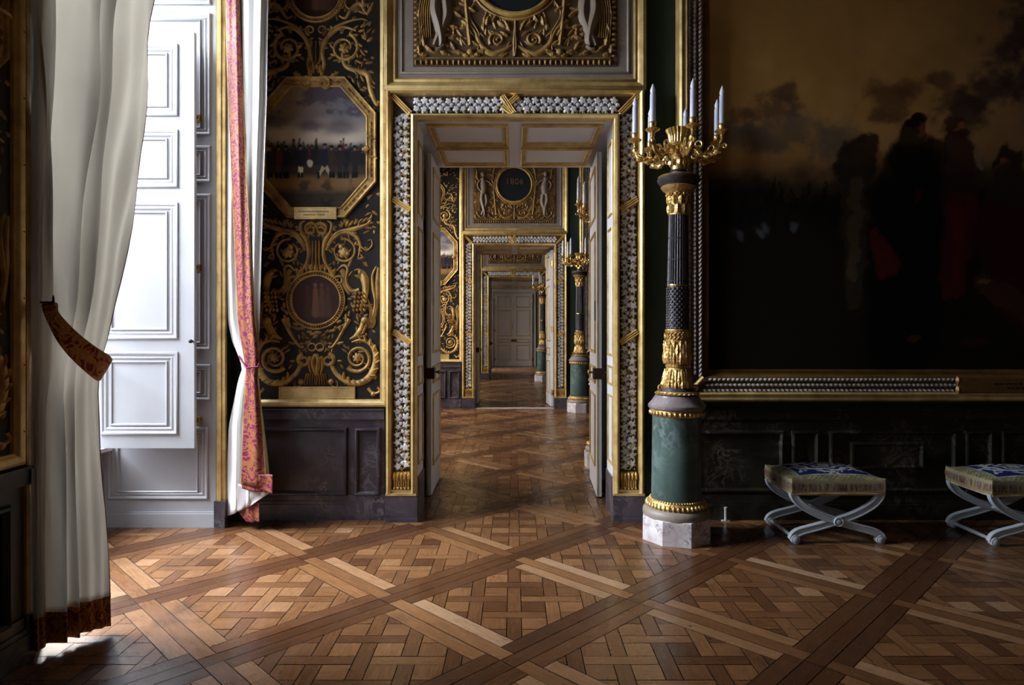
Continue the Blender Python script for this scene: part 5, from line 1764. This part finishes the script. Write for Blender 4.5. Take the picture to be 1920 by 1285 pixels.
# ------------------------------------------------------------------ curtains
def rowgrid(name, rows, mat, parent, uvrows=None, thick=0.0):
    """rows of equal length lists of points"""
    nv, nu = len(rows), len(rows[0])
    vs = [tuple(p) for r in rows for p in r]
    fs = []; uvs = []
    for j in range(nv - 1):
        for i in range(nu - 1):
            f = (j * nu + i, j * nu + i + 1, (j + 1) * nu + i + 1, (j + 1) * nu + i)
            fs.append(f)
            if uvrows:
                uvs.append([uvrows[j][i], uvrows[j][i + 1], uvrows[j + 1][i + 1], uvrows[j + 1][i]])
            else:
                def q(k):
                    p = vs[k]; return (p[0] + p[1], p[2])
                uvs.append([q(k) for k in f])
    m = MB(); m.add(vs, fs, 0, uvs)
    o = m.build(name, mat, parent, smooth='all')
    if thick:
        s = o.modifiers.new('thickness', 'SOLIDIFY'); s.thickness = thick; s.offset = 0
    return o

def near_curtain():
    t = thing('window_curtain', 'long ivory silk curtain drawn aside with an embroidered band, at the left of the window', 'curtain', (-2.2, 3.1, 0))
    off = Vector((-2.2, 3.1, 0))
    X1 = [(4.6, -2.25), (3.54, -2.22), (3.16, -2.188), (2.637, -2.142), (2.313, -2.116), (1.80, -2.085), (1.45, -2.080), (1.317, -2.092), (1.184, -2.091), (0.889, -2.078), (0.62, -2.056), (0.354, -2.038), (0.02, -2.02)]
    Y1 = [(4.6, 4.25), (3.54, 4.06), (3.16, 3.96), (2.637, 3.80), (2.313, 3.68), (1.80, 3.50), (1.45, 3.38), (1.317, 3.33), (1.184, 3.32), (0.6, 3.32), (0.02, 3.30)]
    folds = [(0.00, -0.1), (0.05, 0.25), (0.12, -0.2), (0.21, 0.9), (0.26, -0.9), (0.36, -0.4), (0.46, 0.9), (0.50, -0.9), (0.60, 0.1), (0.67, 0.8), (0.71, -0.7), (0.80, -0.1), (0.88, 0.25), (0.94, 0.0), (1.0, 0.1)]
    PL = spline([(0, -0.2), (0.02, 0.3), (0.06, 0.2), (0.09, 0.45), (0.14, 0.2), (0.18, -0.25), (0.24, 0.0), (0.32, 0.5), (0.38, 0.75), (0.37, -0.2), (0.46, -0.2), (0.55, 0.65), (0.54, -0.35), (0.64, -0.25), (0.72, 0.25), (0.80, 0.0), (0.88, .3), (0.94, .05), (1, .15)], 200)
    nu, nz = 220, 120
    ZT, ZB = 4.55, 0.035
    def pt(u, z):
        x1 = interp(X1, z); y1 = interp(Y1, z)
        p0 = Vector((-2.215, 3.045)); p1 = Vector((x1, y1))
        ch = p1 - p0; nrm = Vector((ch.y, -ch.x)).normalized()
        above = max(0.0, min(1.0, (z - 1.35) / 2.2))
        tie = math.exp(-((z - 1.33) / 0.16) ** 2)
        amp = (0.050 + 0.085 * above) * (1 - 0.72 * tie)
        # smooth fold function
        i = u * (len(PL) - 1); i0 = min(int(i), len(PL) - 2); f = i - i0
        k2 = PL[i0][1] * (1 - f) + PL[i0 + 1][1] * f
        su = PL[i0][0] * (1 - f) + PL[i0 + 1][0] * f
        su = su * (1 - 0.75 * tie) + u * 0.75 * tie
        w = k2 + 0.16 * math.sin(3 * z + 14 * u) + 0.10 * math.sin(7.3 * z + 31 * u)
        # cloth swells out above the tie
        swell = 0.03 * math.sin(PI * u) * math.exp(-((z - 1.62) / 0.22) ** 2)
        p = p0 + ch * su + nrm * (amp * w + swell)
        if z < 0.5: p += nrm * 0.012 * math.sin(20 * u) * (0.5 - z)
        return Vector((p.x, p.y, z)) - off
    zs = [ZT + (ZB + 0.14 - ZT) * j / nz for j in range(nz + 1)]
    us = [i / (nu - 1) for i in range(nu)]
    rows = [[pt(u, z) for u in us] for z in zs]
    rowgrid('silk', rows, 'ivory_silk', t, thick=0.0015)
    zs2 = [ZB + 0.145 - 0.145 * j / 8 for j in range(9)]
    def out(p):
        return p
    rows = [[out(pt(u, z)) + Vector((0.0008, -0.0012, 0)) for u in us] for z in zs2]
    uvr = [[(u * 0.9, z) for u in us] for z in zs2]
    rowgrid('embroidered_hem', rows, 'shaded_brocade', t, uvr, thick=0.003)
    # piping of the leading edge
    m = MB(); m.tube([pt(1.0, z) for z in zs[::4]], 0.0022, 6); m.build('edge_cord', 'shaded_brocade', t)
    return t, off
near_curtain()

def tieback():
    def w(px, py, d):
        return Vector(((px - VPX) * d / F_PX, d, 1.5 - (py - VPY) * d / F_PX))
    o0 = w(95, 570, 3.03)
    t = thing('curtain_tieback', 'crimson and gold embroidered band looped round the ivory curtain from an iron hook', 'curtain tieback', tuple(o0))
    UP = [(80, 571, 3.03), (105, 569, 3.03), (108, 585, 2.97), (122, 603, 2.97), (150, 630, 3.02), (182, 654, 3.10), (204, 668, 3.19), (209, 677, 3.28), (200, 676, 3.40), (170, 650, 3.40)]
    LO = [(80, 573, 3.03), (84, 588, 3.03), (92, 606, 2.97), (107, 636, 2.97), (128, 664, 3.02), (154, 690, 3.10), (181, 712, 3.19), (189, 710, 3.28), (186, 706, 3.40), (160, 688, 3.40)]
    U = spline([tuple(w(*p)) for p in UP], 54); L = spline([tuple(w(*p)) for p in LO], 54)
    nr = 8
    rows = []; uvr = []
    s = 0.0
    for i in range(len(U)):
        a, b = Vector(U[i]), Vector(L[i])
        if i: s += (Vector(U[i]) - Vector(U[i - 1])).length
        rows.append([a.lerp(b, k / nr) + Vector((0.010, -0.016, 0)) * math.sin(PI * k / nr) - o0 for k in range(nr + 1)])
        uvr.append([(s, k / nr * (a - b).length) for k in range(nr + 1)])
    rowgrid('band', rows, 'shaded_brocade', t, uvr, thick=0.008)
    m = MB(); m.tube([r[0] for r in rows], 0.0045, 6); m.tube([r[-1] for r in rows], 0.0045, 6); m.build('gold_piping', 'painted_gold', t)
    h = w(60, 568, 3.075)
    e = w(100, 567, 3.02)
    t2 = thing('wall_hook', 'small iron hook with an upright finial holding the curtain band', 'hook', tuple(h))
    m = MB()
    m.tube([Vector((-0.02, 0.004, 0)), (e - h) * 0.5 + Vector((0, 0, 0.001)), e - h], [0.005, 0.0045, 0.005], 8)
    m.build('hook_stem', 'iron', t2)
    m = MB(); q = e - h
    m.tube([q + Vector((0, 0, -0.022)), q, q + Vector((0, 0, 0.020)), q + Vector((0, 0, 0.032))], [0.003, 0.006, 0.005, 0.002], 8); m.build('finial', 'iron', t2)
    m = MB(Matrix.Rotation(PI / 2, 4, 'Y')); m.lathe([(0.016, -0.02), (0.014, -0.008), (0.006, 0.0)], 14); m.build('rosette', 'iron', t2)
tieback()

def far_curtain():
    d = 5.06; s = d / F_PX
    xx = lambda px: (px - VPX) * s
    zz = lambda py: 1.5 - (py - VPY) * s
    off = Vector((-2.03, d, 0))
    def base(px): return d + 0.02 - 0.16 * max(0.0, min(1.05, (px - 425) / 80.0))
    def at(px, py, dd): return Vector(((px - VPX) * dd / F_PX, dd, zz(py)))
    t = thing('window_curtain', 'ivory silk curtain with a wide crimson embroidered edge, hanging in the corner beyond the window', 'curtain', tuple(off))
    XL = [(-420, 423), (0, 425), (300, 424), (480, 423), (600, 427), (640, 435), (672, 449), (690, 455), (712, 447), (800, 429), (900, 424), (980, 424)]
    XR = [(-420, 505), (0, 503), (200, 500), (330, 495), (480, 490), (600, 487), (660, 485), (690, 484), (740, 488), (850, 502), (905, 507), (980, 507)]
    BL = [(-420, 424), (0, 424), (150, 427), (300, 433), (450, 440), (520, 443), (600, 446), (660, 456), (690, 462), (705, 461), (800, 456), (920, 452)]
    BR = [(-420, 446), (0, 447), (150, 454), (300, 460), (450, 468), (600, 477), (660, 484), (684, 485), (700, 481), (800, 492), (880, 498), (920, 500)]
    nu, nz = 90, 110
    def bot(u):                      # hanging length differs: the cloth is caught up to the right
        return 972 - 58 * u
    rows = []
    for j in range(nz + 1):
        r = []
        for i in range(nu):
            u = i / (nu - 1)
            py = -420 + (bot(u) + 420) * j / nz
            x = interp(XL, py) * (1 - u) + interp(XR, py) * u
            tie = math.exp(-((py - 690) / 40) ** 2)
            f = 0.035 * (1 - 0.6 * tie) * math.cos(2 * PI * (3.1 * u + 0.06 * math.sin(py * 0.006))) + 0.012 * math.sin(9 * PI * u + py * 0.004)
            r.append(at(x, py, base(x) + f * 0.8) - off)
        rows.append(r)
    rowgrid('silk', rows, 'white_silk', t, thick=0.0015)
    rows = []; uvr = []
    for j in range(nz + 1):
        py = -420 + (905 + 420) * j / nz
        r = []; q = []
        for i in range(22):
            u = i / 21
            x = interp(BL, py) * (1 - u) + interp(BR, py) * u
            tie = math.exp(-((py - 690) / 22) ** 2)
            f = -0.035 * math.sin(PI * u) ** 0.8 - 0.010 * math.sin(3 * PI * u + py * .01) + 0.01 * tie
            r.append(at(x, py, base(x) - 0.035 + f) - off); q.append((u * 0.17, py * s))
        rows.append(r); uvr.append(q)
    rowgrid('embroidered_edge', rows, 'crimson_brocade', t, uvr, thick=0.004)
    for e in (0, -1):
        m = MB(); m.tube([r[e] for r in rows[::2]], 0.004, 6); m.build('edge_cord', 'painted_gold', t)
    def patch(name, quad, mat, dy, wave=0.01, n=26):
        """quad = top-left, top-right, bottom-right, bottom-left in wall pixels"""
        (a, b, c, e) = [Vector((p[0], 0, p[1])) for p in quad]
        rows = []; uvr = []
        for j in range(11):
            v = j / 10; r = []; q = []
            for i in range(n):
                u = i / (n - 1)
                p = a.lerp(b, u).lerp(e.lerp(c, u), v)
                p = at(p.x, p.z, base(p.x) + dy + wave * math.sin(u * 9 + v))
                r.append(p - off); q.append((p.x, p.z))
            rows.append(r); uvr.append(q)
        rowgrid(name, rows, mat, t, uvr, thick=0.003)
    patch('embroidered_hem', ((452, 884), (511, 880), (511, 914), (454, 912)), 'crimson_brocade', -0.055, 0.014)
    patch('lining', ((446, 905), (509, 912), (466, 946), (440, 960)), 'lining_grey', -0.02, 0.006)
    patch('embroidered_hem', ((440, 950), (486, 934), (486, 972), (462, 976)), 'crimson_brocade', 0.0, 0.010)
    # gathering band in the same cloth
    m = MB(); m.tube([at(448, 668, base(448) - 0.02) - off, at(462, 688, base(462) - 0.085) - off, at(484, 686, base(484) - 0.075) - off, at(489, 672, base(489) + 0.01) - off], 0.007, 8)
    m.build('tie_cord', 'crimson_brocade', t)
far_curtain()
def curtain_rod():
    t = thing('curtain_rod', 'dark curtain rod above the window', 'curtain rod', (-2.235, 4.1, 4.6))
    m = MB(); m.tube([(0, -1.1, 0), (0, 1.1, 0)], 0.02, 10); m.build('rod', 'iron', t)
